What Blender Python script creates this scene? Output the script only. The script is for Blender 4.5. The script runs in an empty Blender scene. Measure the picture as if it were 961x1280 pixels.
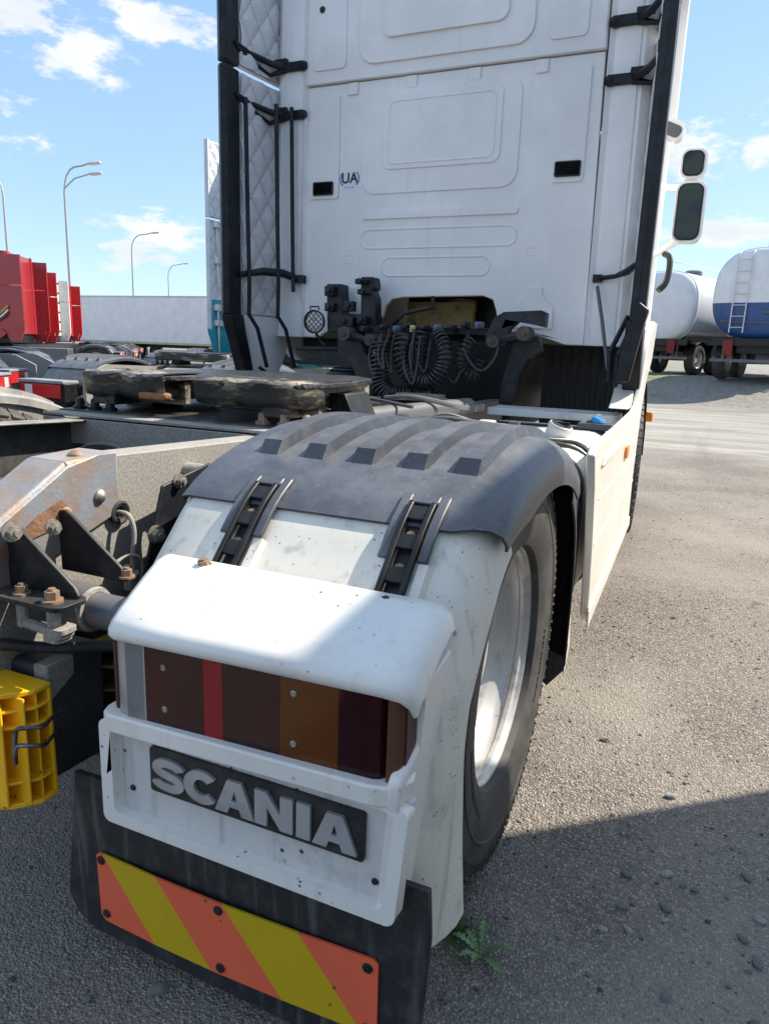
import bpy, bmesh, math, random
from math import sin, cos, pi, radians, sqrt, atan2
from mathutils import Vector, Matrix, noise
from mathutils.geometry import tessellate_polygon
random.seed(7)
scene = bpy.context.scene
COL = scene.collection

# ------------------------------------------------------------------ camera
YAW, PITCH, ROLL, FPX = .4117, .2247, .036, 892.94
CAM = Vector((1.564, -1.602, 1.243))
fw = Vector((-sin(YAW)*cos(PITCH), cos(YAW)*cos(PITCH), -sin(PITCH)))
rt0 = Vector((cos(YAW), sin(YAW), 0)); up0 = rt0.cross(fw)
rt = rt0*cos(ROLL) + up0*sin(ROLL); up = up0*cos(ROLL) - rt0*sin(ROLL)
cd = bpy.data.cameras.new('camera'); cam = bpy.data.objects.new('camera', cd); COL.objects.link(cam)
M3 = Matrix((rt, up, -fw)).transposed()
cam.matrix_world = Matrix.Translation(CAM) @ M3.to_4x4()
cd.sensor_fit = 'VERTICAL'; cd.sensor_height = 32.0; cd.lens = 32.0*FPX/1280.0
cd.clip_start = .05; cd.clip_end = 2000
scene.camera = cam
def ray(u, v): return (rt*((u-480.5)/FPX) + up*(-(v-640)/FPX) + fw)
def at(u, v, ax, val):
    """point of the world seen at photo position (u, v) on the plane ax = val (used as a tape measure)"""
    d = ray(u, v); i = 'xyz'.index(ax); t = (val-CAM[i])/d[i]; return CAM + d*t

# ------------------------------------------------------------------ light
SUN = Vector((.52, .44, .73)).normalized()
SUN_EL = math.asin(SUN.z); SUN_AZ = atan2(SUN.x, SUN.y)
sl = bpy.data.lights.new('sun', 'SUN'); so = bpy.data.objects.new('sun', sl); COL.objects.link(so)
sl.energy = 4.8; sl.angle = radians(.55); sl.color = (1.0, .905, .77)
so.rotation_euler = SUN.to_track_quat('Z', 'Y').to_euler()
scene.view_settings.view_transform = 'Standard'; scene.view_settings.look = 'None'
scene.view_settings.exposure = .78; scene.view_settings.gamma = 1
scene.render.engine = 'CYCLES'

world = bpy.data.worlds.new('World'); scene.world = world; world.use_nodes = True
def make_world():
    nt = world.node_tree; N = nt.nodes; Lk = nt.links
    bg = N['Background']; bg.inputs[1].default_value = .13
    sky = N.new('ShaderNodeTexSky'); sky.sky_type = 'NISHITA'; sky.sun_disc = False
    sky.sun_elevation = SUN_EL; sky.sun_rotation = SUN_AZ; sky.air_density = 1.0; sky.dust_density = .15; sky.ozone_density = 1.8
    tc = N.new('ShaderNodeTexCoord')
    def m(op, a, b=None, c=None):
        n = N.new('ShaderNodeMath'); n.operation = op
        for i, x in enumerate((a, b, c)):
            if x is None: continue
            if isinstance(x, (int, float)): n.inputs[i].default_value = x
            else: Lk.new(x, n.inputs[i])
        return n.outputs[0]
    def dot(v):
        n = N.new('ShaderNodeVectorMath'); n.operation = 'DOT_PRODUCT'
        Lk.new(tc.outputs['Generated'], n.inputs[0]); n.inputs[1].default_value = v; return n.outputs['Value']
    clouds = [(20, 15, 52, 28), (195, 32, 66, 24), (100, 62, 62, 34), (195, 292, 62, 22), (160, 316, 50, 20),
              (862, 198, 50, 30), (900, 285, 60, 22), (955, 190, 24, 18), (60, -120, 120, 50), (380, -200, 150, 60),
              (1100, 120, 90, 45), (1250, 260, 160, 60), (-160, 120, 130, 50), (-260, 330, 150, 40), (700, -260, 130, 60)]
    acc = None
    for (u, v, a, b) in clouds:
        d = ray(u, v).normalized(); t1 = d.cross(Vector((0, 0, 1))).normalized(); t2 = t1.cross(d)
        A, B = a/FPX, b/FPX
        mu = m('DIVIDE', dot(t1), A); mv = m('DIVIDE', dot(t2), B)
        rr = m('SQRT', m('ADD', m('MULTIPLY', mu, mu), m('MULTIPLY', mv, mv)))
        e = m('SUBTRACT', 1.0, rr)
        e = m('SUBTRACT', e, m('MULTIPLY', m('LESS_THAN', dot(d), 0.0), 20.0))
        acc = e if acc is None else m('MAXIMUM', acc, e)
    # scattered cumulus everywhere else
    mp = N.new('ShaderNodeMapping'); mp.inputs['Scale'].default_value = (1, 1, 2.6); Lk.new(tc.outputs['Generated'], mp.inputs[0])
    g = N.new('ShaderNodeTexNoise'); g.inputs['Scale'].default_value = 2.3; g.inputs['Detail'].default_value = 2; Lk.new(mp.outputs[0], g.inputs[0])
    behind = m('GREATER_THAN', m('MULTIPLY', dot(fw), -1.0), -.35)
    gen = m('SUBTRACT', m('MULTIPLY', m('SUBTRACT', g.outputs[0], .54), 7.0), m('MULTIPLY', m('SUBTRACT', 1.0, behind), 20.0))
    acc = m('MAXIMUM', acc, gen)
    n1 = N.new('ShaderNodeTexNoise'); n1.inputs['Scale'].default_value = 19; n1.inputs['Detail'].default_value = 10; n1.inputs['Roughness'].default_value = .62; Lk.new(mp.outputs[0], n1.inputs[0])
    dens = m('ADD', acc, m('MULTIPLY', m('SUBTRACT', n1.outputs[0], .5), 3.2))
    mr = N.new('ShaderNodeMapRange'); mr.interpolation_type = 'SMOOTHSTEP'; mr.inputs[1].default_value = .05; mr.inputs[2].default_value = .65
    Lk.new(dens, mr.inputs[0])
    core = m('MULTIPLY', mr.outputs[0], .93)
    # thin high veil near the horizon
    n2 = N.new('ShaderNodeTexNoise'); n2.inputs['Scale'].default_value = 3.5; n2.inputs['Detail'].default_value = 5; Lk.new(mp.outputs[0], n2.inputs[0])
    sep = N.new('ShaderNodeSeparateXYZ'); Lk.new(tc.outputs['Generated'], sep.inputs[0])
    lowr = N.new('ShaderNodeMapRange'); lowr.inputs[1].default_value = .42; lowr.inputs[2].default_value = 0.0; lowr.inputs[3].default_value = 0.0; lowr.inputs[4].default_value = .22; Lk.new(sep.outputs[2], lowr.inputs[0])
    # the air is brighter towards the sun
    sw = N.new('ShaderNodeMapRange'); sw.inputs[1].default_value = .1; sw.inputs[2].default_value = .95; sw.inputs[3].default_value = .35; sw.inputs[4].default_value = 1.3; Lk.new(dot(SUN), sw.inputs[0])
    veil = m('MULTIPLY', m('MULTIPLY', lowr.outputs[0], sw.outputs[0]), m('ADD', .55, m('MULTIPLY', n2.outputs[0], .9)))
    tot = m('MINIMUM', m('ADD', core, m('MULTIPLY', veil, m('SUBTRACT', 1.0, core))), 1.0)
    # slightly grey undersides
    n3 = N.new('ShaderNodeTexNoise'); n3.inputs['Scale'].default_value = 9; n3.inputs['Detail'].default_value = 4; Lk.new(mp.outputs[0], n3.inputs[0])
    cr = N.new('ShaderNodeValToRGB'); cr.color_ramp.elements[0].position = .35; cr.color_ramp.elements[0].color = (3.9, 4.15, 4.5, 1)
    cr.color_ramp.elements[1].position = .62; cr.color_ramp.elements[1].color = (4.9, 4.95, 5.0, 1); Lk.new(n3.outputs[0], cr.inputs[0])
    gain = N.new('ShaderNodeMix'); gain.data_type = 'RGBA'; gain.blend_type = 'MULTIPLY'; gain.inputs[0].default_value = 1
    Lk.new(sky.outputs[0], gain.inputs[6]); gain.inputs[7].default_value = (1.12, 1.13, 1.18, 1)
    even = N.new('ShaderNodeMix'); even.data_type = 'RGBA'; even.inputs[0].default_value = .6; Lk.new(gain.outputs[2], even.inputs[6]); even.inputs[7].default_value = (1.75, 2.9, 4.5, 1)
    mx = N.new('ShaderNodeMix'); mx.data_type = 'RGBA'; Lk.new(tot, mx.inputs[0]); Lk.new(even.outputs[2], mx.inputs[6]); Lk.new(cr.outputs[0], mx.inputs[7])
    Lk.new(mx.outputs[2], bg.inputs[0])
make_world()

# ------------------------------------------------------------------ materials
MATS = {}
def mat(name, col, rough=.5, metal=0., col2=None, sc=6., lo=.45, hi=.65, amt=1., bump=None, spec=.5, dust=None, coat=0., speck=None, stretch=(1, 1, 1), rough2=None, streak=None):
    """procedural surface: base colour, a second colour in noise patches, dust on upward faces, fine specks, bump"""
    if name in MATS: return MATS[name]
    mt = bpy.data.materials.new(name); mt.use_nodes = True; nt = mt.node_tree; N = nt.nodes; Lk = nt.links
    b = N['Principled BSDF']; b.inputs['Roughness'].default_value = rough; b.inputs['Metallic'].default_value = metal
    b.inputs['Specular IOR Level'].default_value = spec; b.inputs['Coat Weight'].default_value = coat; b.inputs['Coat Roughness'].default_value = .08
    tc = N.new('ShaderNodeTexCoord'); mp = N.new('ShaderNodeMapping'); mp.inputs['Scale'].default_value = stretch; Lk.new(tc.outputs['Object'], mp.inputs[0]); vec = mp.outputs[0]
    def noise_(s, det=6, ro=.6):
        n = N.new('ShaderNodeTexNoise'); n.inputs['Scale'].default_value = s; n.inputs['Detail'].default_value = det; n.inputs['Roughness'].default_value = ro; Lk.new(vec, n.inputs[0]); return n.outputs[0]
    def ramp(x, a, c, o0=0., o1=1.):
        r = N.new('ShaderNodeMapRange'); r.interpolation_type = 'SMOOTHSTEP'; r.inputs[1].default_value = a; r.inputs[2].default_value = c; r.inputs[3].default_value = o0; r.inputs[4].default_value = o1; Lk.new(x, r.inputs[0]); return r.outputs[0]
    def mix(f, a, c):
        n = N.new('ShaderNodeMix'); n.data_type = 'RGBA'
        Lk.new(f, n.inputs[0])
        for i, x in ((6, a), (7, c)):
            if isinstance(x, tuple): n.inputs[i].default_value = (*x, 1)
            else: Lk.new(x, n.inputs[i])
        return n.outputs[2]
    # gentle overall variation
    cur = mix(ramp(noise_(2.2, 4), .3, .7), tuple(c*.93 for c in col), tuple(min(1, c*1.05) for c in col))
    if col2:
        f = ramp(noise_(sc, 9, .68), lo, hi, 0, amt); cur = mix(f, cur, col2)
        if rough2 is not None: Lk.new(ramp(f, 0, 1, rough, rough2), b.inputs['Roughness'])
    if streak:
        mp2 = N.new('ShaderNodeMapping'); mp2.inputs['Scale'].default_value = (40, 40, 2.5); Lk.new(tc.outputs['Object'], mp2.inputs[0])
        n = N.new('ShaderNodeTexNoise'); n.inputs['Scale'].default_value = 1; n.inputs['Detail'].default_value = 5; Lk.new(mp2.outputs[0], n.inputs[0])
        cur = mix(ramp(n.outputs[0], .52, .8, 0, streak[1]), cur, streak[0])
    if speck:
        v = N.new('ShaderNodeTexVoronoi'); v.inputs['Scale'].default_value = speck[1]; Lk.new(vec, v.inputs[0])
        n = noise_(speck[1]*.35, 2)
        mm = N.new('ShaderNodeMath'); mm.operation = 'MULTIPLY'; Lk.new(ramp(v.outputs['Distance'], speck[2], speck[2]*.4), mm.inputs[0]); Lk.new(ramp(n, .55, .65), mm.inputs[1])
        cur = mix(mm.outputs[0], cur, speck[0])
    if dust:
        ge = N.new('ShaderNodeNewGeometry'); sp = N.new('ShaderNodeSeparateXYZ'); Lk.new(ge.outputs['Normal'], sp.inputs[0])
        mm = N.new('ShaderNodeMath'); mm.operation = 'MULTIPLY'; Lk.new(ramp(sp.outputs[2], .25, 1.0), mm.inputs[0]); Lk.new(ramp(noise_(9, 8, .7), .3, .75, .25, 1), mm.inputs[1])
        m2 = N.new('ShaderNodeMath'); m2.operation = 'MULTIPLY'; Lk.new(mm.outputs[0], m2.inputs[0]); m2.inputs[1].default_value = dust[1]
        cur = mix(m2.outputs[0], cur, dust[0])
    Lk.new(cur, b.inputs['Base Color'])
    if bump:
        n = noise_(bump[0], 8, .65); bp = N.new('ShaderNodeBump'); bp.inputs['Strength'].default_value = bump[1]; bp.inputs['Distance'].default_value = bump[2] if len(bump) > 2 else .003
        Lk.new(n, bp.inputs['Height']); Lk.new(bp.outputs[0], b.inputs['Normal'])
    MATS[name] = mt; return mt

DUSTC = (.42, .39, .34)
white = mat('white_paint', (.80, .785, .735), .32, col2=(.62, .60, .55), sc=5, lo=.56, hi=.8, amt=.35, coat=.35, speck=((.12, .10, .08), 60, .16), bump=(3, .08, .002))
cabwhite = mat('cab_white_paint', (.85, .83, .81), .45, col2=(.66, .64, .61), sc=3.5, lo=.5, hi=.8, amt=.25, streak=((.62, .59, .55), .22), bump=(2, .15, .004))
skirtwhite = mat('skirt_white_paint', (.80, .765, .68), .33, col2=(.66, .62, .54), sc=4, lo=.55, hi=.8, amt=.35, coat=.3, speck=((.35, .3, .25), 70, .12))
oldwhite = mat('weathered_white_paint', (.78, .745, .65), .55, col2=(.33, .31, .28), sc=7, lo=.52, hi=.80, amt=.55, speck=((.10, .10, .11), 90, .25), streak=((.34, .33, .31), .6), bump=(30, .12, .001))
housingwhite = mat('housing_white_plastic', (.81, .79, .74), .38, col2=(.46, .43, .38), sc=7, lo=.55, hi=.85, amt=.5, coat=.15, speck=((.06, .06, .06), 55, .2), streak=((.52, .49, .44), .35), bump=(60, .05, .001))
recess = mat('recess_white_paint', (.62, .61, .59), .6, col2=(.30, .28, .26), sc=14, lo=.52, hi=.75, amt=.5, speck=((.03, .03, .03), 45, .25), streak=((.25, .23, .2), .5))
guardblack = mat('grey_black_plastic', (.038, .044, .056), .42, col2=(.10, .107, .12), sc=22, lo=.45, hi=.75, amt=.6, dust=((.215, .22, .24), .62), speck=((.42, .42, .42), 120, .18), bump=(170, .25, .0012))
trimblack = mat('dark_trim_plastic', (.008, .010, .014), .42, spec=.3, col2=(.028, .03, .036), sc=10, amt=.6, speck=((.3, .3, .3), 80, .1))
black = mat('black_plastic', (.007, .0075, .009), .42, spec=.35, col2=(.03, .028, .027), sc=12, amt=.6, dust=((.10, .09, .08), .25))
rubber = mat('black_rubber', (.020, .020, .022), .6, col2=(.07, .068, .064), sc=20, lo=.45, hi=.7, amt=.7, streak=((.22, .215, .205), .55), bump=(90, .3, .002))
tyrem = mat('tyre_rubber', (.032, .031, .031), .7, col2=(.12, .11, .098), sc=9, lo=.38, hi=.75, amt=.6, dust=((.18, .16, .14), .3), bump=(140, .25, .0015))
rimm = mat('silver_rim_paint', (.58, .57, .56), .35, .35, col2=(.20, .185, .16), sc=13, lo=.48, hi=.75, amt=.7, speck=((.05, .05, .05), 70, .2), bump=(60, .15, .001))
steel = mat('dusty_chassis_steel', (.20, .195, .185), .75, .1, col2=(.40, .38, .335), sc=150, lo=.3, hi=.7, amt=.8, dust=((.48, .45, .39), .5), speck=((.08, .08, .08), 160, .25), bump=(80, .5, .003))
rustsky = mat('rusting_rail_steel', (.25, .28, .32), .55, .25, col2=(.31, .19, .11), sc=6.0, lo=.40, hi=.62, amt=.8, dust=((.52, .47, .38), .55), speck=((.3, .14, .06), 70, .25), bump=(70, .5, .003))
rust = mat('flaking_rust', (.25, .14, .085), .85, .1, col2=(.16, .07, .035), sc=25, amt=.8, bump=(60, .8, .006))
rustbolt = mat('rusty_bolt', (.30, .19, .12), .7, .4, col2=(.40, .34, .27), sc=40, amt=.7, bump=(120, .5, .002))
graybolt = mat('zinc_bolt', (.38, .35, .30), .5, .6, col2=(.16, .13, .1), sc=40, amt=.6)
darksteel = mat('black_painted_steel', (.012, .015, .020), .45, .1, spec=.35, col2=(.05, .046, .042), sc=14, amt=.6, dust=((.22, .2, .17), .3))
darkgrey = mat('grey_painted_tube', (.12, .125, .135), .42, .2, col2=(.2, .16, .12), sc=9, lo=.5, hi=.8, amt=.6, dust=((.35, .32, .28), .35))
grease = mat('greasy_burnt_steel', (.030, .029, .028), .42, .2, col2=(.40, .345, .25), sc=5.5, lo=.46, hi=.62, amt=.85, rough2=.7, stretch=(.7, 1, 2.2), bump=(60, .5, .004))
greasetop = mat('thick_black_grease', (.02, .02, .022), .33, col2=(.10, .10, .105), sc=20, amt=.8, bump=(45, 1., .012))
yellow = mat('yellow_plastic', (.95, .50, .010), .45, col2=(.42, .25, .03), sc=10, lo=.55, hi=.8, amt=.5, speck=((.12, .08, .02), 50, .2))
dullyellow = mat('dirty_yellow_plastic', (.16, .12, .02), .6, col2=(.06, .05, .03), sc=10, amt=.7)
lensred = mat('dark_red_lens', (.026, .003, .006), .10, coat=0., spec=.4, col2=(.055, .004, .006), sc=5, amt=.8)
lensbright = mat('red_reflector_lens', (.26, .008, .014), .15, coat=0., spec=.35)
lensamber = mat('amber_lens', (.12, .034, .005), .12, coat=0., spec=.35, col2=(.065, .014, .004), sc=6, amt=.7)
lensend = mat('brown_side_lens', (.12, .05, .03), .12, coat=0., spec=.35)
lensclear = mat('ribbed_clear_lens', (.34, .33, .32), .15, coat=.5, col2=(.2, .19, .18), sc=8, amt=.5)
badgeblack = mat('badge_black', (.014, .016, .018), .5, col2=(.07, .07, .07), sc=30, amt=.5)
badgesilver = mat('badge_silver', (.46, .46, .47), .42, .35, col2=(.24, .24, .24), sc=9, amt=.5)
stripo = mat('reflective_orange_red', (.90, .15, .07), .45, col2=(.60, .18, .10), sc=10, lo=.6, hi=.85, amt=.5, speck=((.1, .05, .03), 40, .2), bump=(300, .1, .0005))
stripy = mat('reflective_yellow', (.62, .42, .008), .45, col2=(.36, .26, .03), sc=10, lo=.6, hi=.85, amt=.5, speck=((.1, .05, .03), 40, .2), bump=(300, .1, .0005))
glass = mat('dark_window_glass', (.012, .016, .02), .06, coat=1)
mirrorm = mat('mirror_glass', (.045, .055, .055), .02, 1.)
foam = mat('stained_yellow_insulation', (.30, .22, .09), .95, col2=(.09, .06, .03), sc=9, amt=.9, bump=(35, 1., .02))
orange = mat('orange_marker_lens', (.85, .25, .01), .2, coat=.4)
blueplastic = mat('blue_plastic_cap', (.02, .22, .50), .4)
redprint = mat('red_print', (.72, .12, .13), .5)
blackprint = mat('black_print', (.02, .02, .025), .5)
blueprint = mat('blue_print', (.03, .28, .62), .5)
padded = mat('padded_lining', (.68, .67, .67), .55, col2=(.52, .5, .49), sc=5, amt=.4)
galv = mat('tread_plate_metal', (.68, .68, .66), .4, .25, col2=(.42, .42, .41), sc=12, amt=.5)
concrete = mat('painted_metal_pole', (.42, .42, .42), .6, .2)
grass_m = mat('grass_green', (.10, .18, .035), .7, col2=(.20, .24, .06), sc=20, amt=.7)
leaf_m = mat('weed_leaf', (.16, .27, .11), .6, col2=(.24, .33, .16), sc=30, amt=.6)
stonem = mat('grey_stone', (.16, .165, .17), .85, col2=(.28, .27, .25), sc=30, amt=.7, bump=(80, .5, .003))
paleston = mat('pale_stone', (.38, .37, .34), .85, col2=(.24, .235, .22), sc=30, amt=.7, bump=(80, .5, .003))

# ------------------------------------------------------------------ mesh helpers
class MB:
    def __init__(s): s.v = []; s.f = []; s.mi = []; s.cur = 0
    def add(s, vs, fs):
        n = len(s.v); s.v += [tuple(v) for v in vs]; s.f += [tuple(i+n for i in f) for f in fs]; s.mi += [s.cur]*len(fs); return s
    def box(s, x0, x1, y0, y1, z0, z1):
        return s.add([(x, y, z) for x in (x0, x1) for y in (y0, y1) for z in (z0, z1)], [(0, 1, 3, 2), (4, 6, 7, 5), (0, 4, 5, 1), (2, 3, 7, 6), (0, 2, 6, 4), (1, 5, 7, 3)])
    def obox(s, c, sx, sy, sz, R=None):
        R = R or Matrix.Identity(3); c = Vector(c)
        return s.add([c + R @ Vector((x*sx/2, y*sy/2, z*sz/2)) for x in (-1, 1) for y in (-1, 1) for z in (-1, 1)], [(0, 1, 3, 2), (4, 6, 7, 5), (0, 4, 5, 1), (2, 3, 7, 6), (0, 2, 6, 4), (1, 5, 7, 3)])
    def hexa(s, p):   # 8 points: bottom 4 ring, top 4 ring
        return s.add(p, [(0, 3, 2, 1), (4, 5, 6, 7), (0, 1, 5, 4), (1, 2, 6, 5), (2, 3, 7, 6), (3, 0, 4, 7)])
    def cyl(s, p0, p1, r0, r1=None, n=14):
        p0 = Vector(p0); p1 = Vector(p1); r1 = r0 if r1 is None else r1
        a = (p1-p0).normalized(); t = a.orthogonal().normalized(); b = a.cross(t); vs = []
        for p, r in ((p0, r0), (p1, r1)):
            vs += [p + (t*cos(2*pi*i/n) + b*sin(2*pi*i/n))*r for i in range(n)]
        fs = [(i, (i+1) % n, n+(i+1) % n, n+i) for i in range(n)] + [tuple(range(n))[::-1], tuple(range(n, 2*n))]
        return s.add(vs, fs)
    def tube(s, pts, r, n=8, closed=False):
        pts = [Vector(p) for p in pts]; m = len(pts); vs = []; nrm = None
        for i, p in enumerate(pts):
            a = pts[(i+1) % m] if (closed or i < m-1) else p; q = pts[i-1] if (closed or i > 0) else p
            d = (a-q).normalized()
            nrm = d.orthogonal().normalized() if nrm is None else (nrm - d*nrm.dot(d)).normalized()
            b = d.cross(nrm); rr = r[i] if isinstance(r, (list, tuple)) else r
            vs += [p + (nrm*cos(2*pi*k/n) + b*sin(2*pi*k/n))*rr for k in range(n)]
        fs = []
        for i in range(m if closed else m-1):
            j = (i+1) % m; fs += [(i*n+k, i*n+(k+1) % n, j*n+(k+1) % n, j*n+k) for k in range(n)]
        if not closed: fs += [tuple(range(n))[::-1], tuple(range((m-1)*n, m*n))]
        return s.add(vs, fs)
    def lathe(s, prof, c, n=48, axis='x', closed=False, a0=0, a1=2*pi):
        """prof: (offset along the axis, radius)"""
        c = Vector(c); vs = []; full = abs(a1-a0-2*pi) < 1e-6; k = n if full else n+1
        for i in range(k):
            a = a0+(a1-a0)*i/n
            for (o, r) in prof:
                vs.append(c + {'x': Vector((o, r*cos(a), r*sin(a))), 'y': Vector((r*cos(a), o, r*sin(a))), 'z': Vector((r*cos(a), r*sin(a), o))}[axis])
        m = len(prof); fs = []
        for i in range(n):
            j = (i+1) % k
            for q in range(m if closed else m-1):
                w = (q+1) % m; fs.append((i*m+q, j*m+q, j*m+w, i*m+w))
        return s.add(vs, fs)
    def prism(s, poly, fn, d0, d1, holes=()):
        """poly: 2-D outline, fn(a, b, d) -> point"""
        loops = [list(poly)] + [list(h) for h in holes]
        tri = tessellate_polygon([[Vector((a, b, 0)) for a, b in L] for L in loops]); flat = [p for L in loops for p in L]; n = len(flat)
        vs = [fn(a, b, d0) for a, b in flat] + [fn(a, b, d1) for a, b in flat]
        fs = [tuple(t) for t in tri] + [tuple(i+n for i in t)[::-1] for t in tri]; o = 0
        for L in loops:
            k = len(L); fs += [(o+i, o+(i+1) % k, n+o+(i+1) % k, n+o+i) for i in range(k)]; o += k
        return s.add(vs, fs)
    def sheet(s, grid, th=None, nf=None):
        """grid[i][j] of points; th = thickness along nf(i, j) inward"""
        a = len(grid); b = len(grid[0]); top = [Vector(p) for r in grid for p in r]
        fs = [(i*b+j, i*b+j+1, (i+1)*b+j+1, (i+1)*b+j) for i in range(a-1) for j in range(b-1)]
        if th is None: return s.add(top, fs)
        nr = [Vector((0, 0, 0)) for _ in top]
        for f in fs:
            q = (top[f[2]]-top[f[0]]).cross(top[f[3]]-top[f[1]])
            for i in f: nr[i] += q
        N0 = len(top); bot = [p - (n.normalized() if n.length > 0 else n)*th for p, n in zip(top, nr)]
        fs2 = [tuple(i+N0 for i in f)[::-1] for f in fs]
        edge = [j for j in range(b)] + [i*b+b-1 for i in range(1, a)] + [(a-1)*b+j for j in range(b-2, -1, -1)] + [i*b for i in range(a-2, 0, -1)]
        side = [(edge[i], edge[(i+1) % len(edge)], N0+edge[(i+1) % len(edge)], N0+edge[i]) for i in range(len(edge))]
        return s.add(top+bot, fs+fs2+side)
    def mesh(s, name, mats, smooth=35, fix=True):
        me = bpy.data.meshes.new(name); me.from_pydata(s.v, [], s.f)
        for m in (mats if isinstance(mats, (list, tuple)) else [mats]): me.materials.append(m)
        me.polygons.foreach_set('material_index', s.mi)
        if fix:
            bm = bmesh.new(); bm.from_mesh(me); bmesh.ops.recalc_face_normals(bm, faces=bm.faces); bm.to_mesh(me); bm.free()
        if smooth:
            me.polygons.foreach_set('use_smooth', [True]*len(me.polygons)); me.set_sharp_from_angle(angle=radians(smooth))
        me.update(); return me
    def build(s, name, mats, parent=None, smooth=35, bevel=0, seg=2, label=None, sub=0):
        o = bpy.data.objects.new(name, s.mesh(name, mats, smooth)); COL.objects.link(o)
        if parent: o.parent = parent
        if bevel:
            b = o.modifiers.new('bevel', 'BEVEL'); b.width = bevel; b.segments = seg; b.limit_method = 'ANGLE'; b.angle_limit = radians(38); b.harden_normals = False
        if label: o['label'] = label
        return o
def link(name, me, parent, loc=None, rot=None, label=None, scale=None):
    o = bpy.data.objects.new(name, me); COL.objects.link(o); o.parent = parent
    if loc is not None: o.location = loc
    if rot is not None: o.rotation_euler = rot
    if scale is not None: o.scale = scale
    if label: o['label'] = label
    return o
def thing(name, label, cat, loc=(0, 0, 0), rz=0., group=None):
    o = bpy.data.objects.new(name, None); COL.objects.link(o); o.empty_display_size = .2
    o.location = loc; o.rotation_euler = (0, 0, rz); o['label'] = label; o['category'] = cat
    if group: o['group'] = group
    return o
def tag(o, label, cat, group=None, kind=None):
    if label: o['label'] = label
    if cat: o['category'] = cat
    if group: o['group'] = group
    if kind: o['kind'] = kind
    return o
XY = lambda a, b, d: Vector((a, b, d))
XZ = lambda a, b, d: Vector((a, d, b))
YZ = lambda a, b, d: Vector((d, a, b))
def rrect(x0, x1, y0, y1, r, n=5):
    r = min(r, (x1-x0)/2-1e-4, (y1-y0)/2-1e-4); P = []
    for cx, cy, a in ((x1-r, y1-r, 0), (x0+r, y1-r, 90), (x0+r, y0+r, 180), (x1-r, y0+r, 270)):
        P += [(cx+r*cos(radians(a+90*i/n)), cy+r*sin(radians(a+90*i/n))) for i in range(n+1)]
    return P
def circ(cx, cy, r, n=16, ry=None): return [(cx+r*cos(2*pi*i/n), cy+(ry or r)*sin(2*pi*i/n)) for i in range(n)]
def spline(P, k=8):
    P = [Vector(p) for p in P]; out = []
    for i in range(len(P)-1):
        a = P[max(i-1, 0)]; b = P[i]; c = P[i+1]; d = P[min(i+2, len(P)-1)]
        for j in range(k):
            t = j/k; out.append(.5*((2*b)+(c-a)*t+(2*a-5*b+4*c-d)*t*t+(3*b-a-3*c+d)*t**3))
    out.append(P[-1]); return out
def bolt_mesh(name, r, h, m, washer=True):
    b = MB()
    if washer: b.cyl((0, 0, 0), (0, 0, h*.2), r*1.45, n=16)
    b.cyl((0, 0, h*.2 if washer else 0), (0, 0, h*.8), r, n=6); b.cyl((0, 0, h*.8), (0, 0, h), r*.55, r*.5, n=10)
    return b.mesh(name, m, 30)
boltme = {'r': bolt_mesh('bolt', .011, .018, rustbolt), 'z': bolt_mesh('bolt', .011, .02, graybolt), 'R': bolt_mesh('bolt', .015, .03, rustbolt), 'k': bolt_mesh('bolt', .008, .008, darksteel)}
def bolt(kind, p, d, parent, sc=1.):
    q = Vector(d).to_track_quat('Z', 'Y').to_euler(); return link('bolt', boltme[kind], parent, p, q, scale=(sc, sc, sc))

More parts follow.
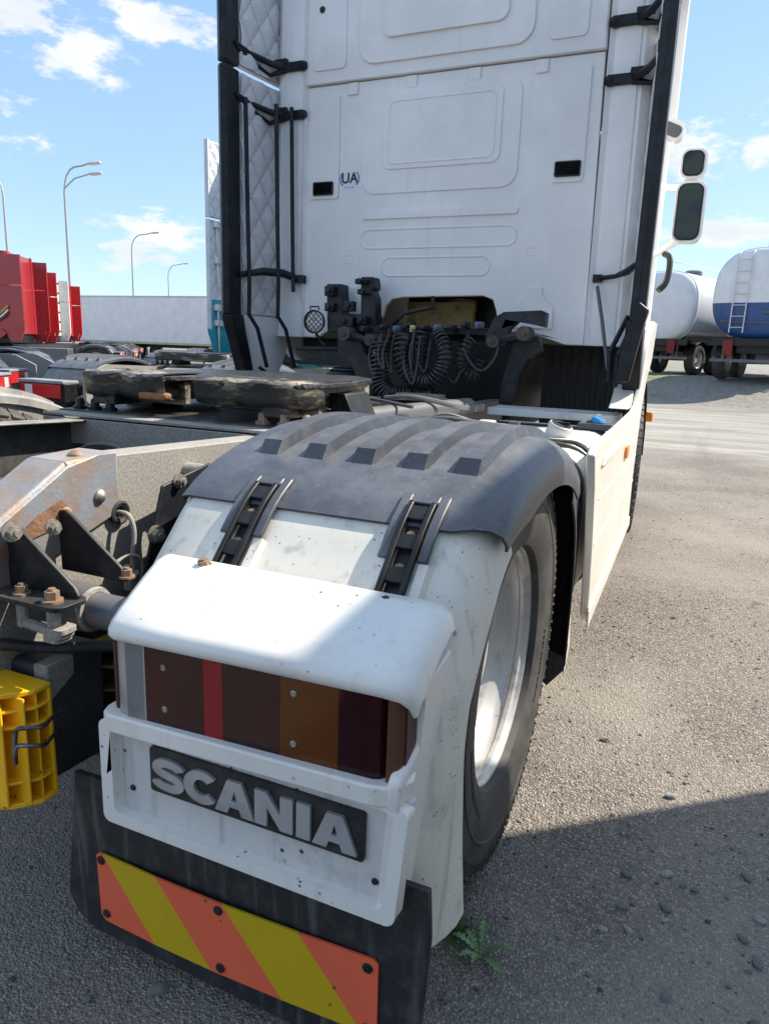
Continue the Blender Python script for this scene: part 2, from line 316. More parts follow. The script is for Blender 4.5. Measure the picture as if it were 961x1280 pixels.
# ------------------------------------------------------------------ ground
def sstep(a, b, x): t = max(0, min(1, (x-a)/(b-a))); return t*t*(3-2*t)
def gh(x, y):
    h = .74*sstep(17.5, 24, y + .25*x)*sstep(-12, -5, x)
    if h > 0: h += .05*sstep(0.05, .4, h)*(noise.noise(Vector((x*.7, y*.7, 0)))+noise.noise(Vector((x*2, y*2, 5)))*.5)
    return h
def ground_material():
    mt = bpy.data.materials.new('worn_asphalt'); mt.use_nodes = True; nt = mt.node_tree; N = nt.nodes; Lk = nt.links; b = N['Principled BSDF']
    tc = N.new('ShaderNodeTexCoord'); vec = tc.outputs['Object']
    def nz(s, d=6, r=.6, stretch=None):
        n = N.new('ShaderNodeTexNoise'); n.inputs['Scale'].default_value = s; n.inputs['Detail'].default_value = d; n.inputs['Roughness'].default_value = r
        if stretch:
            mp = N.new('ShaderNodeMapping'); mp.inputs['Scale'].default_value = stretch; mp.inputs['Rotation'].default_value = (0, 0, .12); Lk.new(vec, mp.inputs[0]); Lk.new(mp.outputs[0], n.inputs[0])
        else: Lk.new(vec, n.inputs[0])
        return n.outputs[0]
    def rp(x, a, c, o0=0., o1=1.):
        r = N.new('ShaderNodeMapRange'); r.interpolation_type = 'SMOOTHSTEP'; r.inputs[1].default_value = a; r.inputs[2].default_value = c; r.inputs[3].default_value = o0; r.inputs[4].default_value = o1
        Lk.new(x, r.inputs[0]); return r.outputs[0]
    def mix(f, a, c, bt='MIX'):
        n = N.new('ShaderNodeMix'); n.data_type = 'RGBA'; n.blend_type = bt
        if isinstance(f, (int, float)): n.inputs[0].default_value = f
        else: Lk.new(f, n.inputs[0])
        for i, x in ((6, a), (7, c)):
            if isinstance(x, tuple): n.inputs[i].default_value = (*x, 1)
            else: Lk.new(x, n.inputs[i])
        return n.outputs[2]
    def mth(op, a, c):
        n = N.new('ShaderNodeMath'); n.operation = op
        for i, x in ((0, a), (1, c)):
            if isinstance(x, (int, float)): n.inputs[i].default_value = x
            else: Lk.new(x, n.inputs[i])
        return n.outputs[0]
    v = N.new('ShaderNodeTexVoronoi'); v.inputs['Scale'].default_value = 150; Lk.new(vec, v.inputs[0])
    v2 = N.new('ShaderNodeTexVoronoi'); v2.inputs['Scale'].default_value = 48; Lk.new(vec, v2.inputs[0])
    sc = N.new('ShaderNodeSeparateColor'); Lk.new(v.outputs['Color'], sc.inputs[0])
    cr = N.new('ShaderNodeValToRGB'); e = cr.color_ramp.elements; e[0].color = (.13, .117, .102, 1); e[1].color = (.50, .447, .385, 1); e[1].position = .93
    x = e.new(.5); x.color = (.265, .236, .203, 1); x = e.new(.8); x.color = (.36, .32, .276, 1)
    Lk.new(sc.outputs[0], cr.inputs[0])
    asph = mix(rp(v.outputs['Distance'], .35, .75), cr.outputs[0], (.10, .088, .076))       # binder between the chips
    # occasional bigger chips
    sc2 = N.new('ShaderNodeSeparateColor'); Lk.new(v2.outputs['Color'], sc2.inputs[0])
    big = mth('MULTIPLY', rp(v2.outputs['Distance'], .38, .2), mth('GREATER_THAN', sc2.outputs[1], .90))
    asph = mix(big, asph, (.27, .26, .25))
    asph = mix(rp(nz(.8, 7), .35, .7, 0, .55), asph, (.39, .35, .30)); asph = mix(rp(nz(2.7, 6), .6, .72, 0, .35), asph, (.07, .065, .062))
    # pale gravel road further off
    grv = mix(rp(nz(60, 4, .8), .35, .65), (.28, .262, .225), (.44, .415, .36)); grv = mix(rp(nz(1.2, 6, .6, (.25, 1.6, 1)), .45, .62, 0, .7), grv, (.23, .22, .20)); grv = mix(rp(nz(1.6, 6, .6, (.2, 2.2, 1)), .52, .62, 0, .55), grv, (.50, .48, .42))
    sp = N.new('ShaderNodeSeparateXYZ'); Lk.new(vec, sp.inputs[0])
    yy = mth('ADD', sp.outputs[1], mth('MULTIPLY', mth('SUBTRACT', nz(.9, 6), .5), 4.0)); yy = mth('SUBTRACT', yy, mth('MULTIPLY', sp.outputs[0], .25))
    f = rp(yy, 7.0, 10.0); f = mth('MULTIPLY', f, rp(sp.outputs[0], -6, -3.0))
    col = mix(f, asph, grv)
    # rough embankment soil, with sparse grass at its foot
    soil = mix(rp(nz(9, 8, .7), .35, .65), (.19, .175, .15), (.33, .31, .27)); g = rp(nz(.7, 5), .5, .6); g2 = rp(sp.outputs[0], 1.2, -.4); soil = mix(mth('MULTIPLY', mth('MULTIPLY', g, g2), .9), soil, (.17, .19, .06))
    col = mix(rp(sp.outputs[2], .02, .16), col, soil)
    # thin wandering cracks
    wv = N.new('ShaderNodeTexVoronoi'); wv.feature = 'DISTANCE_TO_EDGE'; wv.inputs['Scale'].default_value = .55
    wn = N.new('ShaderNodeTexNoise'); wn.inputs['Scale'].default_value = 3; wn.inputs['Detail'].default_value = 6; Lk.new(vec, wn.inputs[0])
    wm = N.new('ShaderNodeMix'); wm.data_type = 'RGBA'; wm.blend_type = 'LINEAR_LIGHT'; wm.inputs[0].default_value = .22; Lk.new(vec, wm.inputs[6]); Lk.new(wn.outputs['Color'], wm.inputs[7]); Lk.new(wm.outputs[2], wv.inputs[0])
    ck = mth('MULTIPLY', mth('MULTIPLY', rp(wv.outputs['Distance'], .0085, .003), rp(nz(1.7, 3), .60, .68)), .6); col = mix(ck, col, (.045, .04, .036))
    # darker tyre-worn bands and dusty patches
    col = mix(rp(nz(1.0, 5, .6, (1.5, .12, 1)), .56, .70, 0, .28), col, (.13, .118, .105))
    # a few oil marks
    oil = mth('MULTIPLY', rp(nz(3.1, 3), .70, .76), .75); col = mix(oil, col, (.05, .045, .04))
    Lk.new(col, b.inputs['Base Color']); b.inputs['Roughness'].default_value = .88; b.inputs['Specular IOR Level'].default_value = .3
    bh = mth('ADD', mth('MULTIPLY', rp(v.outputs['Distance'], .7, .1), 1.0), mth('MULTIPLY', nz(14, 6), 1.4)); bh = mth('ADD', bh, mth('MULTIPLY', rp(v2.outputs['Distance'], .45, .15), .7))
    bp = N.new('ShaderNodeBump'); bp.inputs['Strength'].default_value = .8; bp.inputs['Distance'].default_value = .0055; Lk.new(bh, bp.inputs['Height']); Lk.new(bp.outputs[0], b.inputs['Normal'])
    return mt
def make_ground():
    xs = [-600, -300, -150, -80, -40, -25] + [-16+i*.5 for i in range(0, 70)] + [22, 30, 50, 100, 300, 600]
    ys = [-600, -200, -60, -20, -8, 0, 5, 10, 13] + [14+i*.4 for i in range(0, 45)] + [34, 38, 45, 60, 90, 150, 300, 900]
    m = MB(); m.sheet([[Vector((x, y, gh(x, y))) for x in xs] for y in ys])
    o = m.build('ground', ground_material(), smooth=80); 
    for p in o.data.polygons: 
        if p.normal.z < 0: o.data.flip_normals(); break
    tag(o, 'grey-brown worn asphalt yard turning to pale gravel road and low embankment', None, kind='structure')
make_ground()

# ------------------------------------------------------------------ generic tractor pieces (local truck space: x right, y forward, rear axle at y = 0)
PATH = spline([(-.672, .25), (-.680, .40), (-.672, .56), (-.648, .70), (-.590, .785), (-.513, .868), (-.432, .942), (-.31, 1.0), (-.15, 1.035), (.0, 1.045), (.17, 1.03), (.33, .99), (.46, .92), (.56, .81), (.615, .66), (.63, .48), (.63, .30)], 5)
PATH = [(p[0], p[1]) for p in [tuple(v) for v in [Vector((q[0], q[1], 0)) for q in PATH]]] if False else [(v[0], v[1]) for v in PATH]
def pnorm(i):
    a = PATH[max(i-1, 0)]; b = PATH[min(i+1, len(PATH)-1)]; d = Vector((b[0]-a[0], b[1]-a[1])).normalized(); return Vector((-d[1], d[0]))   # outward (travelling rear-bottom -> top -> front)
def pidx(y, rear=True):
    best = min(range(len(PATH)), key=lambda i: abs(PATH[i][0]-y) + (0 if (i < len(PATH)*.55) == rear else 9)); return best
def pat(f):
    i = max(0, min(int(f), len(PATH)-2)); u = f-i; a, b = Vector(PATH[i]), Vector(PATH[i+1]); na, nb = pnorm(i), pnorm(i+1); return a.lerp(b, u), na.lerp(nb, u)
def gsheet(sec, i0, i1, side, th, off=0., out=None, shift=0., low=0., ds=1.):
    """sec: (x, inward offset); a curved sheet following the guard path"""
    g = []
    for i in range(i0, i1+1):
        row = []
        for (x, d) in sec:
            e = max(0, min(1, (x-1.19)/.08)); p, n = pat(i + shift*e*(1-(i-i0)/(i1-i0)))
            dd = d*(1+low*max(0, (.6-p[1])/.4)*.35) if x > 1.2 else d
            dd *= ds+(1-ds)*min(1, (i-i0)/7)
            if low > 0: p = Vector((p[0], p[1]-.045*min(1, d/.1)*max(0, min(1, (.5-p[1])/.25))))
            xx = x + (.15*max(0, min(1, (.80-p[1])/.10)) if (low > 0 and x < .66) else 0)
            row.append(Vector((side*xx, p[0]+n[0]*(off-dd), p[1]+n[1]*(off-dd))))
        g.append(row if side > 0 else row[::-1])
    m = out or MB(); m.sheet([r[::-1] for r in g], th); return m
IR = min(range(30), key=lambda i: abs(PATH[i][1]-.930)); IF = min(range(40, len(PATH)), key=lambda i: abs(PATH[i][1]-.93))
SECW = [(.62, .012), (.64, 0), (.9, 0), (1.14, 0), (1.175, .003), (1.203, .010), (1.226, .023), (1.243, .042), (1.254, .068), (1.260, .092), (1.262, .115)]
SECB = [(.61, .03), (.613, .008), (.63, 0), (.9, 0), (1.19, 0), (1.225, .006), (1.25, .022), (1.268, .05), (1.274, .085), (1.272, .105)]
def guard(parent, side, mb=None, mw=None, detail=True):
    mb = mb or guardblack; mw = mw or oldwhite
    gsheet(SECW, 0, IR+4, side, .006, low=2.0).build('rear_fender', mw, parent, smooth=50)
    top = gsheet(SECB, IR, IF, side, .006, off=.008, shift=1.3, ds=.6).build('mudguard_top', mb, parent, smooth=50)
    gsheet([(x, d) for x, d in SECW], IF-1, len(PATH)-1, side, .006).build('front_fender_liner', black, parent, smooth=50)
    i0 = pidx(-.31)
    for k, xc in enumerate((.725, .835, .947, 1.060, 1.168) if detail else (.70, .85, 1.0, 1.15)):
        g = []
        for i in range(i0, IF-1):
            p = PATH[i]; n = pnorm(i); w = .030; h = .027 if i > i0 else .001
            row = []
            for dx, hh in ((-w, -.004), (-w*.68, h), (w*.68, h), (w, -.004)):
                row.append(Vector((side*(xc+dx), p[0]+n[0]*(.008+hh), p[1]+n[1]*(.008+hh))))
            g.append(row if side > 0 else row[::-1])
        m = MB(); m.sheet([r[::-1] for r in g], .002); m.build('rib', mb, top, smooth=20)
    return top
TY = [(-.122, .290), (-.142, .296), (-.152, .32), (-.158, .38), (-.155, .44), (-.148, .472), (-.135, .494), (-.11, .506)]
def degrees_(w, r): return math.degrees(w/r)
def tyre_mesh(detail=True):
    m = MB(); n = 72 if detail else 28
    prof = TY + ([(-.085, .511), (-.082, .500), (-.070, .500), (-.067, .5135), (-.012, .515), (-.009, .502), (.009, .502), (.012, .515), (.067, .5135), (.070, .500), (.082, .500), (.085, .511)] if detail else [(0, .515)]) + [(-o, r) for o, r in TY[::-1]]
    if detail:  # raised sidewall rings
        q = []
        for o, r in prof:
            q.append((o, r))
            if abs(r-.38) < 1e-6:
                s = 1 if o > 0 else -1
                if s < 0: q += [(s*.1585, .40), (s*.1605, .4025), (s*.1605, .4075), (s*.158, .41)]
                else: q[-1:] = [(s*.158, .41), (s*.1605, .4075), (s*.1605, .4025), (s*.1585, .40), (o, r)]
        prof = q
    m.lathe(prof, (0, 0, 0), n=n)
    if detail:  # shoulder blocks
        for k in range(52):
            a = 2*pi*k/52
            for s in (-1, 1):
                R = Matrix.Rotation(a, 3, 'X'); m.add([R @ Vector((s*x, t, r)) for x, r in ((.11, .5), (.149, .474), (.152, .482), (.112, .5125)) for t in (-.021, .021)], [(0, 1, 3, 2), (2, 3, 5, 4), (4, 5, 7, 6), (6, 7, 1, 0), (0, 2, 4, 6), (1, 7, 5, 3)])
    if detail:
        random.seed(17)
        for s in (-1, 1):
            for r_, a0, a1 in ((.44, 15, 62), (.44, 140, 190), (.44, 262, 318), (.352, 80, 120), (.352, 215, 250)):
                a = a0
                while a < a1:
                    w = random.choice((.006, .009, .012)); R_ = Matrix.Rotation(radians(a), 3, 'X'); m.obox(R_ @ Vector((s*(.1545 if r_ > .4 else .1555), 0, r_)), .004, w, .018 if r_ > .4 else .012, R_); a += degrees_(w+.006, r_)
        for k in range(104):
            R_ = Matrix.Rotation(2*pi*(k+.5)/104, 3, 'X')
            for s in (-1, 1): m.obox(R_ @ Vector((s*.1545, 0, .458)), .004, .003, .018, R_)
    return m.mesh('tyre', tyrem, 30)
def rim_mesh(dish=.15, detail=True):
    """deep dish at +x: lip, barrel, disc with hand holes and hub"""
    m = MB(); n = 64 if detail else 24
    m.lathe([(.118, .289), (.128, .297), (.129, .300), (.126, .303), (.122, .3005)], (0, 0, 0), n=n)
    m.lathe([(.126, .2975), (.122, .287), (.112, .284), (.106, .277), (.096, .2765), (.090, .283), (.07, .282), (.062, .277), (.04, .262), (.03, .258), (.0, .262), (-.10, .266), (-.14, .280), (-.15, .300)], (0, 0, 0), n=n)
    # disc
    m.lathe([(.03-dish*.0, .258), (-.015, .245), (-.03, .20), (-.028, .16), (-.05, .14), (-.05, .0001)] if dish > 0 else [(.05, .258), (.09, .22), (.10, .15), (.10, .0001)], (0, 0, 0), n=n)
    m.lathe([(-.05, .115), (.03, .11), (.06, .09), (.065, .0001)], (0, 0, 0), n=24)
    for k in range(10):
        a = 2*pi*k/10; m.cyl((-.05, .14*cos(a)*1.19, .14*sin(a)*1.19), (.0, .14*cos(a)*1.19, .14*sin(a)*1.19), .014, .012, n=6)
        if detail: a += pi/10; m.cyl((-.027, .205*cos(a), .205*sin(a)), (-.0245, .205*cos(a), .205*sin(a)), .022, n=12)
    return m.mesh('rim', rimm, 30)
TYM, RIM, TYS, RIS = tyre_mesh(), rim_mesh(), tyre_mesh(False), rim_mesh(.15, False)
def wheel(parent, x, y, flip=False, detail=True, name='wheel'):
    w = link(name, TYM if detail else TYS, parent, (x, y, .505), (radians(17), 0, pi) if flip else (radians(17), 0, 0))
    link('rim', RIM if detail else RIS, w)
    return w

# ------------------------------------------------------------------ cab (rear wall on y = 2.62)
WY = 2.62
CT = 3.86
def quilt(parent, x, y0, y1, z0, z1, side, m_, name='padded_lining', base=None):
    """diamond-padded inner face of a side deflector"""
    ny, nz = 40, 170
    g = []
    for i in range(nz+1):
        row = []
        for j in range(ny+1):
            y = y0+(y1-y0)*j/ny; z = z0+(z1-z0)*i/nz
            a = (y*1.0+z*.75)/.16; b = (y*1.0-z*.75)/.16
            h = .022*min(abs(sin(pi*a)), abs(sin(pi*b)))**.5
            row.append(Vector((x - side*(h+(y-2.2)*.13), y, z)))
        g.append(row if side < 0 else row[::-1])
    m = MB(); m.sheet(g, .004); o = m.build(name, m_, parent, smooth=60)
    c = MB()
    for sg in (1, -1):
        for k in range(-60, 90):
            # y + sg*.75 z = .16 k
            pts = []
            for y in (y0+.01, y1-.01):
                z = sg*(.16*k-y)/.75; pts.append((y, z))
            (ya, za), (yb, zb) = pts
            if max(za, zb) < z0+.02 or min(za, zb) > z1-.02: continue
            t0, t1 = 0., 1.
            for lim, sgn in ((z0+.02, 1), (z1-.02, -1)):
                fa, fb = sgn*(za-lim), sgn*(zb-lim)
                if fa < 0: t0 = max(t0, fa/(fa-fb))
                if fb < 0: t1 = min(t1, fa/(fa-fb))
            if t1 <= t0: continue
            q = lambda t: Vector((x - side*(.005+(ya+(yb-ya)*t-2.2)*.13), ya+(yb-ya)*t, za+(zb-za)*t)); c.tube([q(t0), q(t1)], .0045, 5)
    oc = c.build('seam_cord', mat('grey_seam_cord', (.50, .49, .48), .6), parent, smooth=60); oc['kind'] = 'stuff'
    return o
def bracket(parent, side, x, z, yd, name='deflector_bracket'):
    """black hinge bracket reaching from the cab corner back to the deflector edge"""
    s = side; m = MB()
    m.box(*sorted((s*(x-.03), s*(x+.13))), WY-.05, WY-.005, z-.025, z+.025); m.cyl((s*(x-.045), WY-.035, z), (s*(x+.0), WY-.035, z), .022, n=12)
    m.tube([(s*(x+.10), WY-.03, z), (s*(x+.17), WY-.10, z+.01), (s*(1.165), yd+.16, z+.03), (s*1.175, yd+.03, z+.045)], [.022, .02, .016, .014], 8)
    m.tube([(s*(x+.10), WY-.03, z-.01), (s*(x+.2), WY-.06, z-.04), (s*1.165, yd+.2, z-.005), (s*1.175, yd+.05, z+.03)], [.02, .013, .012, .01], 8)
    m.obox((s*(x+.13), WY-.04, z+.03), .09, .03, .035)
    return m.build(name, trimblack, parent, smooth=40, bevel=.004, seg=1)
def deflector(parent, side, outm, detail=True, lowm=None, tm=None, zsplit=2.82):
    s = side; tm = tm or trimblack; tl = (lowm or outm) if tm is not trimblack else tm; yd = 2.18 if s < 0 else 2.2
    prof_lo = [(yd, zsplit-.012), (yd+.02, 1.42), (yd+.06, 1.33), (yd+.24, 1.06)]
    for nm, y0, z0, z1 in (('lower_deflector', yd, 1.42, zsplit-.012), ('upper_deflector', yd-.0, zsplit+.012, CT-.1)):
        d = None
        m = MB(); pts = [(y0+.03, z0), (WY+.25, z0 if z0 > 2 else 1.42), (WY+.25, z1), (y0+.03, z1)]
        m.prism(pts, lambda a, b, d: Vector((s*(d-(a-2.2)*.13), a, b)), 1.20, 1.222); d = m.build(nm, (lowm or outm) if nm[0] == 'l' else outm, parent, bevel=.004, seg=1)
        # rubber edge strip
        sw_ = .13 if tm is trimblack else .035
        t = MB(); t.prism([(s*1.175, y0-.0), (s*1.178, y0+sw_-.005), (s*1.20, y0+sw_), (s*1.242, y0+sw_), (s*1.246, y0+.01), (s*1.21, y0-.02)], XY, z0, z1)
        t.build('rubber_edge_strip', tm, d, bevel=.008, seg=2)
        if detail:
            if tm is trimblack: quilt(d, s*1.196, y0+.13, WY+.23, z0+.01, z1-.01, s, padded)
            elif nm[0] == 'u': quilt(d, s*1.196, y0+.03, WY+.23, z0+.01, z1-.01, s, outm)
            else:
                quilt(d, s*1.196, y0+.03, WY+.23, 1.80, z1-.01, s, outm); quilt(d, s*1.196, y0+.03, WY+.23, z0, 1.795, s, lowm or outm)
                for zz in (2.75, 2.3, 1.7, 1.5): hb = MB(); hb.box(*sorted((s*1.10, s*1.18)), y0+.06, y0+.22, zz-.04, zz+.04); hb.tube([(s*1.13, y0+.1, zz), (s*1.13, y0+.12, zz-.4)], .014, 6); hb.build('deflector_hinge', galv, d, bevel=.006, seg=1)
    # curved lower end
    m = MB(); P1 = [(yd, 1.42), (yd+.02, 1.36), (yd+.05, 1.30), (yd+.15, 1.06), (yd+.24, 1.05), (yd+.22, 1.12), (yd+.15, 1.33), (yd+.13, 1.42)]
    m.prism(P1, YZ, s*1.16, s*1.245); m.build('rubber_edge_foot', tl, parent, bevel=.01, seg=2)
    m = MB(); m.prism([(yd+.15, 1.42), (yd+.18, 1.30), (yd+.24, 1.05), (WY+.05, 1.05), (WY+.25, 1.42)], lambda a, b, d: Vector((s*(d-(a-2.2)*.13), a, b)), 1.19, 1.216); m.build('lower_side_panel', lowm or outm, parent, bevel=.004, seg=1)
    if detail and tm is trimblack:
        for z in (2.63, 2.90): bracket(parent, s, .93, z, yd+.05)
def cab(parent, body, lower=None, detail=True, main=False):
    lower = lower or body; hw = 1.2
    c = MB()
    # shell behind the rear wall: corner panels, sides, roof, front
    cs = [(.90, WY+.004), (.935, WY+.016), (.96, WY+.004), (1.06, WY+.006), (1.066, WY+.014), (1.074, WY+.008), (1.10, WY+.03), (1.115, WY+.08), (1.12, WY+.2), (1.0, 4.75), (.92, 5.0)]
    zlow = 1.30
    for s in (-1, 1):
        rows = []
        for z, k in ((zlow, 1.), (2.78, .985), (CT-.12, .965), (CT, .93)):
            rows.append([Vector((s*x*k, y if y < 4 else y-(z-1.3)*.06, z)) for x, y in cs])
        if s > 0: rows = [r[::-1] for r in rows]
        c.sheet(rows, .03)
    c.add([(-1.1, WY+.1, CT), (1.1, WY+.1, CT), (1.1, 4.8, CT), (-1.1, 4.8, CT)], [(0, 1, 2, 3)])
    c.box(-1.06, 1.06, 4.82, 4.98, .9, 3.0); c.box(-1.1, 1.1, 4.70, 4.80, 3.0, CT)
    c.build('cab_shell', body, parent, smooth=40)
    if not main:
        m = MB(); m.box(-.95, .95, WY, WY+.03, 1.3, CT-.02); w = m.build('rear_wall', body, parent, bevel=.01)
        if detail:
            m = MB(); m.box(-.6, .6, WY-.02, WY, 1.9, 2.6); m.build('wall_panel', body, w, bevel=.02)
        m = MB(); m.box(-1.0, 1.0, WY+.06, 4.6, 1.0, 1.3); m.build('cab_underside', black, parent)
    for s in (-1, 1):
        deflector(parent, s, body, detail and (main or s < 0), lower, None if main else body)
    # sun visor, door window, lower side and steps
    for s in (-1, 1):
        m = MB(); m.hexa([Vector((s*(1.122-(y-2.82)*.063+o), y, z)) for o in (0, .006) for y, z in ((3.55, 2.15), (4.45, 2.15), (4.6, 2.9), (3.7, 2.95))]); m.build('side_window', glass, parent)
        m = MB(); m.prism([(WY+.12, 1.3), (WY+.30, 1.16), (3.0, 1.14), (3.3, 1.22), (3.7, 1.28), (4.1, 1.2), (4.35, .9), (4.4, .5), (5.0, .45), (5.0, 1.42), (2.9, 1.42)], lambda a, b, d: Vector((s*(d-(a-2.7)*.07), a, b)), 1.15, 1.225); m.build('lower_cab_side', lower, parent, bevel=.012)
    if not detail: return

# ------------------------------------------------------------------ the white tractor
T = thing('tractor_truck', 'white semi-trailer tractor unit in the foreground with grey mudguard tops', 'truck')
guard(T, 1); guard(T, -1, mb=mat('dusty_mudguard_plastic', (.13, .13, .13), .7, col2=(.34, .33, .30), sc=7, lo=.3, hi=.6, amt=.8, dust=((.45, .43, .39), .8), bump=(60, .3, .002)))
m = MB(); m.prism([p for p in PATH if p[1] > .80]+[(.50, .80), (-.50, .80)], YZ, -.625, -.617); m.build('mudguard_side', MATS['dusty_mudguard_plastic'], T)
for s in (1, -1):
    for x in (1.07, .73): wheel(T, s*x, 0, s < 0)
    w = wheel(T, s*1.02, 3.69, s < 0, name='front_wheel'); w.rotation_euler.z += radians(7)

# mounting straps across the guard joint
def strap(xc):
    """ladder-shaped black rubber strap in a raised white channel, following the fender"""
    def P(i, x, off): p = PATH[i]; n = pnorm(i); return Vector((x, p[0]+n[0]*off, p[1]+n[1]*off))
    ia = min(range(30), key=lambda i: abs(PATH[i][1]-.74)); ib = min(range(36), key=lambda i: abs(PATH[i][1]-.972))
    fine = []
    K = 45
    for k in range(K+1):
        t = ia+(ib-ia)*k/K; i = min(int(t), ib-1); u = t-i; fine.append((i, u))
    def Q(k, x, off):
        i, u = fine[k]; return P(i, x, off).lerp(P(i+1, x, off), u)
    st = None
    m = MB()
    def slab(k0, k1, x0, x1, o0, o1):
        g = [[Q(k, x, o1) for x in (x0, x1)][::-1] for k in range(k0, k1+1)]; m.sheet(g, o1-o0)
    w = .026
    slab(0, K-3, xc-w, xc-w+.010, .004, .0165); slab(0, K-3, xc+w-.010, xc+w, .004, .0165)
    for k in (0, 11, 20, 29, 37): slab(k, k+4, xc-w+.008, xc+w-.008, .004, .0145)
    slab(0, K-3, xc-w+.008, xc+w-.008, .003, .0062)
    st = m.build('guard_strap', black, T, smooth=50, bevel=.0015, seg=1)

    ks = 27
    for sx in (-1, 1):   # raised white channel lips
        m = MB(); x0 = xc+sx*(w+.002); x1 = xc+sx*(w+.026)
        g = [[Q(k, x, o) for x, o in ((min(x0, x1), .001), (min(x0, x1)+.005, .015), (max(x0, x1)-.005, .015), (max(x0, x1), .001))][::-1] for k in range(0, ks)]
        m.sheet(g, .003); m.build('strap_channel', oldwhite, st, smooth=50)
    m = MB()             # frame moulded into the black guard
    for x0, x1, ka, kb in ((xc-w-.020, xc-w-.001, ks-1, K), (xc+w+.001, xc+w+.020, ks-1, K), (xc-w-.001, xc+w+.001, K-3, K)):
        g = [[Q(k, x, .0125) for x in (x0, x1)][::-1] for k in range(ka, kb+1)]; m.sheet(g, .010)
    m.build('strap_surround', guardblack, st, smooth=50, bevel=.002, seg=1)
    for k in (12, 24, 33): 
        p = Q(k, xc, .012); m = MB(); m.cyl(p, Q(k, xc, .02), .009, n=8); m.build('strap_stud', rustbolt, st)
    return st
strap(.795); strap(1.125)

# dirty joint lip beneath the black top

# --- rear lamp housing
def housing(parent, s=1, wm=housingwhite, main=True):
    """hood, lens bay, ledge and number-plate recess bolted to the rear fender"""
    X = lambda x: s*x
    m = MB()
    # hood: loft of cross-sections running from the fender back to the brow
    xs = [(.684, .0), (.690, .7), (.700, 1.), (.80, 1.), (.95, 1.), (1.17, 1.), (1.210, 1.), (1.238, .90), (1.251, .6), (1.256, .0)]
    prof = [(-.585, .838), (-.595, .852), (-.62, .850), (-.66, .834), (-.70, .816), (-.735, .799), (-.757, .786), (-.767, .776), (-.768, .767), (-.760, .760)]
    g = []
    for (y, z) in prof:
        t = (-.585-y)/.2; row = []
        for (x, e) in xs:
            xx = x + (t*.004-.010 if x > .9 else t*.028-.006); yy = y if e == 1 else y + (1-e)*.012*t*2
            zz = z - (1-e)*(.035 if x > .9 else .010) + (x-.70)*.030*t
            row.append(Vector((X(xx), yy, zz)))
        g.append(row[::-1] if s > 0 else row)
    g = [r[::-1] for r in g]
    m.sheet(g, .006); h = m.build('lamp_housing', wm, parent, smooth=60)
    # right cheek: a tapering side wall
    m = MB(); ck = [(-.60, .79), (-.735, .772), (-.738, .758), (-.708, .745), (-.705, .675), (-.765, .655), (-.772, .645), (-.770, .61), (-.762, .59), (-.758, .42), (-.750, .402), (-.64, .402)]
    m.prism(ck, lambda a, b, d: Vector((X(d - (.765-b)*.070), a, b)), 1.228, 1.250); m.build('side_cheek', wm, h, bevel=.010, seg=3)
    m = MB(); ckl = [(-.715, .60), (-.744, .60), (-.744, .41), (-.715, .41)]
    m.prism(ckl, lambda a, b, d: Vector((X(d), a, b)), .682, .699); m.build('inner_cheek', wm, h, bevel=.006)
    # ledge under the lens (wraps round the outer corner)
    m = MB(); pl = [(.672, -.60), (.672, -.742), (.680, -.760), (.698, -.770), (.9, -.773), (1.19, -.776), (1.218, -.772), (1.238, -.760), (1.248, -.735), (1.236, -.69), (1.20, -.60)]
    m.prism([(X(a), b) for a, b in pl], lambda a, b, d: Vector((a - X((.62-d)*.1 if abs(a) > 1.1 else 0), b, d+(abs(a)-.68)*.036)), .583, .617); m.build('lens_ledge', wm, h, bevel=.009, seg=3)
    # number-plate recess: back panel and frame
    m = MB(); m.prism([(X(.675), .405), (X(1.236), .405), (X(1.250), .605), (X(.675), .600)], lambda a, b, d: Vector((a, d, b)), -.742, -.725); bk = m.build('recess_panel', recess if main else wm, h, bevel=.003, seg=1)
    m = MB(); ou = rrect(.670, 1.236, .400, .602, .016); inn = rrect(.696, 1.214, .422, .592, .016)
    sk = lambda a, b: X(a + (b-.4)*.085*(1 if a > .9 else 0))
    m.prism([(sk(a, b), b) for a, b in ou], lambda a, b, d: Vector((a, d, b)), -.764, -.735, holes=[[(sk(a, b), b) for a, b in inn]]); m.build('recess_frame', wm, h, bevel=.007, seg=3)
    # lens bay back
    m = MB(); m.box(*sorted((X(.700), X(1.222))), -.725, -.60, .60, .785); m.build('lens_bay', black, h)
    return h
H = housing(T)
for x, y in ((.785, -.612), (1.140, -.615)): bolt('r' if x < 1 else 'k', (x, y, .853), (0, -.3, 1), H, .9)
# lens: five coloured segments, rounded at the ends, front face on y = -.765
def lens_seg(name, x0, x1, mt, r0=0, r1=0, rib=False, wrap=False, label=None):
    m = MB(); zb, zt = .615, .762
    plan = [(x0, -.69)]
    if r0: plan += [(x0+r0*(1-cos(radians(a))), -.737-.022*sin(radians(a))) for a in (0, 20, 40, 65, 90)]
    else: plan.append((x0, -.759))
    if rib:
        k = 0; x = x0+r0+.004; 
        while x < x1-.006: plan += [(x, -.759), (x+.0015, -.7612), (x+.003, -.759)]; x += .0042
    if r1: plan += [(x1-r1*(1-sin(radians(a))), -.730-.029*cos(radians(a))) for a in (0, 25, 50, 75, 90)]
    else: plan.append((x1, -.759))
    plan.append((x1, -.69))
    m.prism(plan, lambda a, b, d: Vector((a, b, d+(a-.70)*.030)), zb, zt); o = m.build(name, mt, H, smooth=25, bevel=0, label=label); return o
lens_seg('reversing_lens', .703, .775, lensclear, r0=.028, rib=True, label='ribbed clear reversing lens at the inner end')
lens_seg('fog_lens', .7755, .893, lensred)
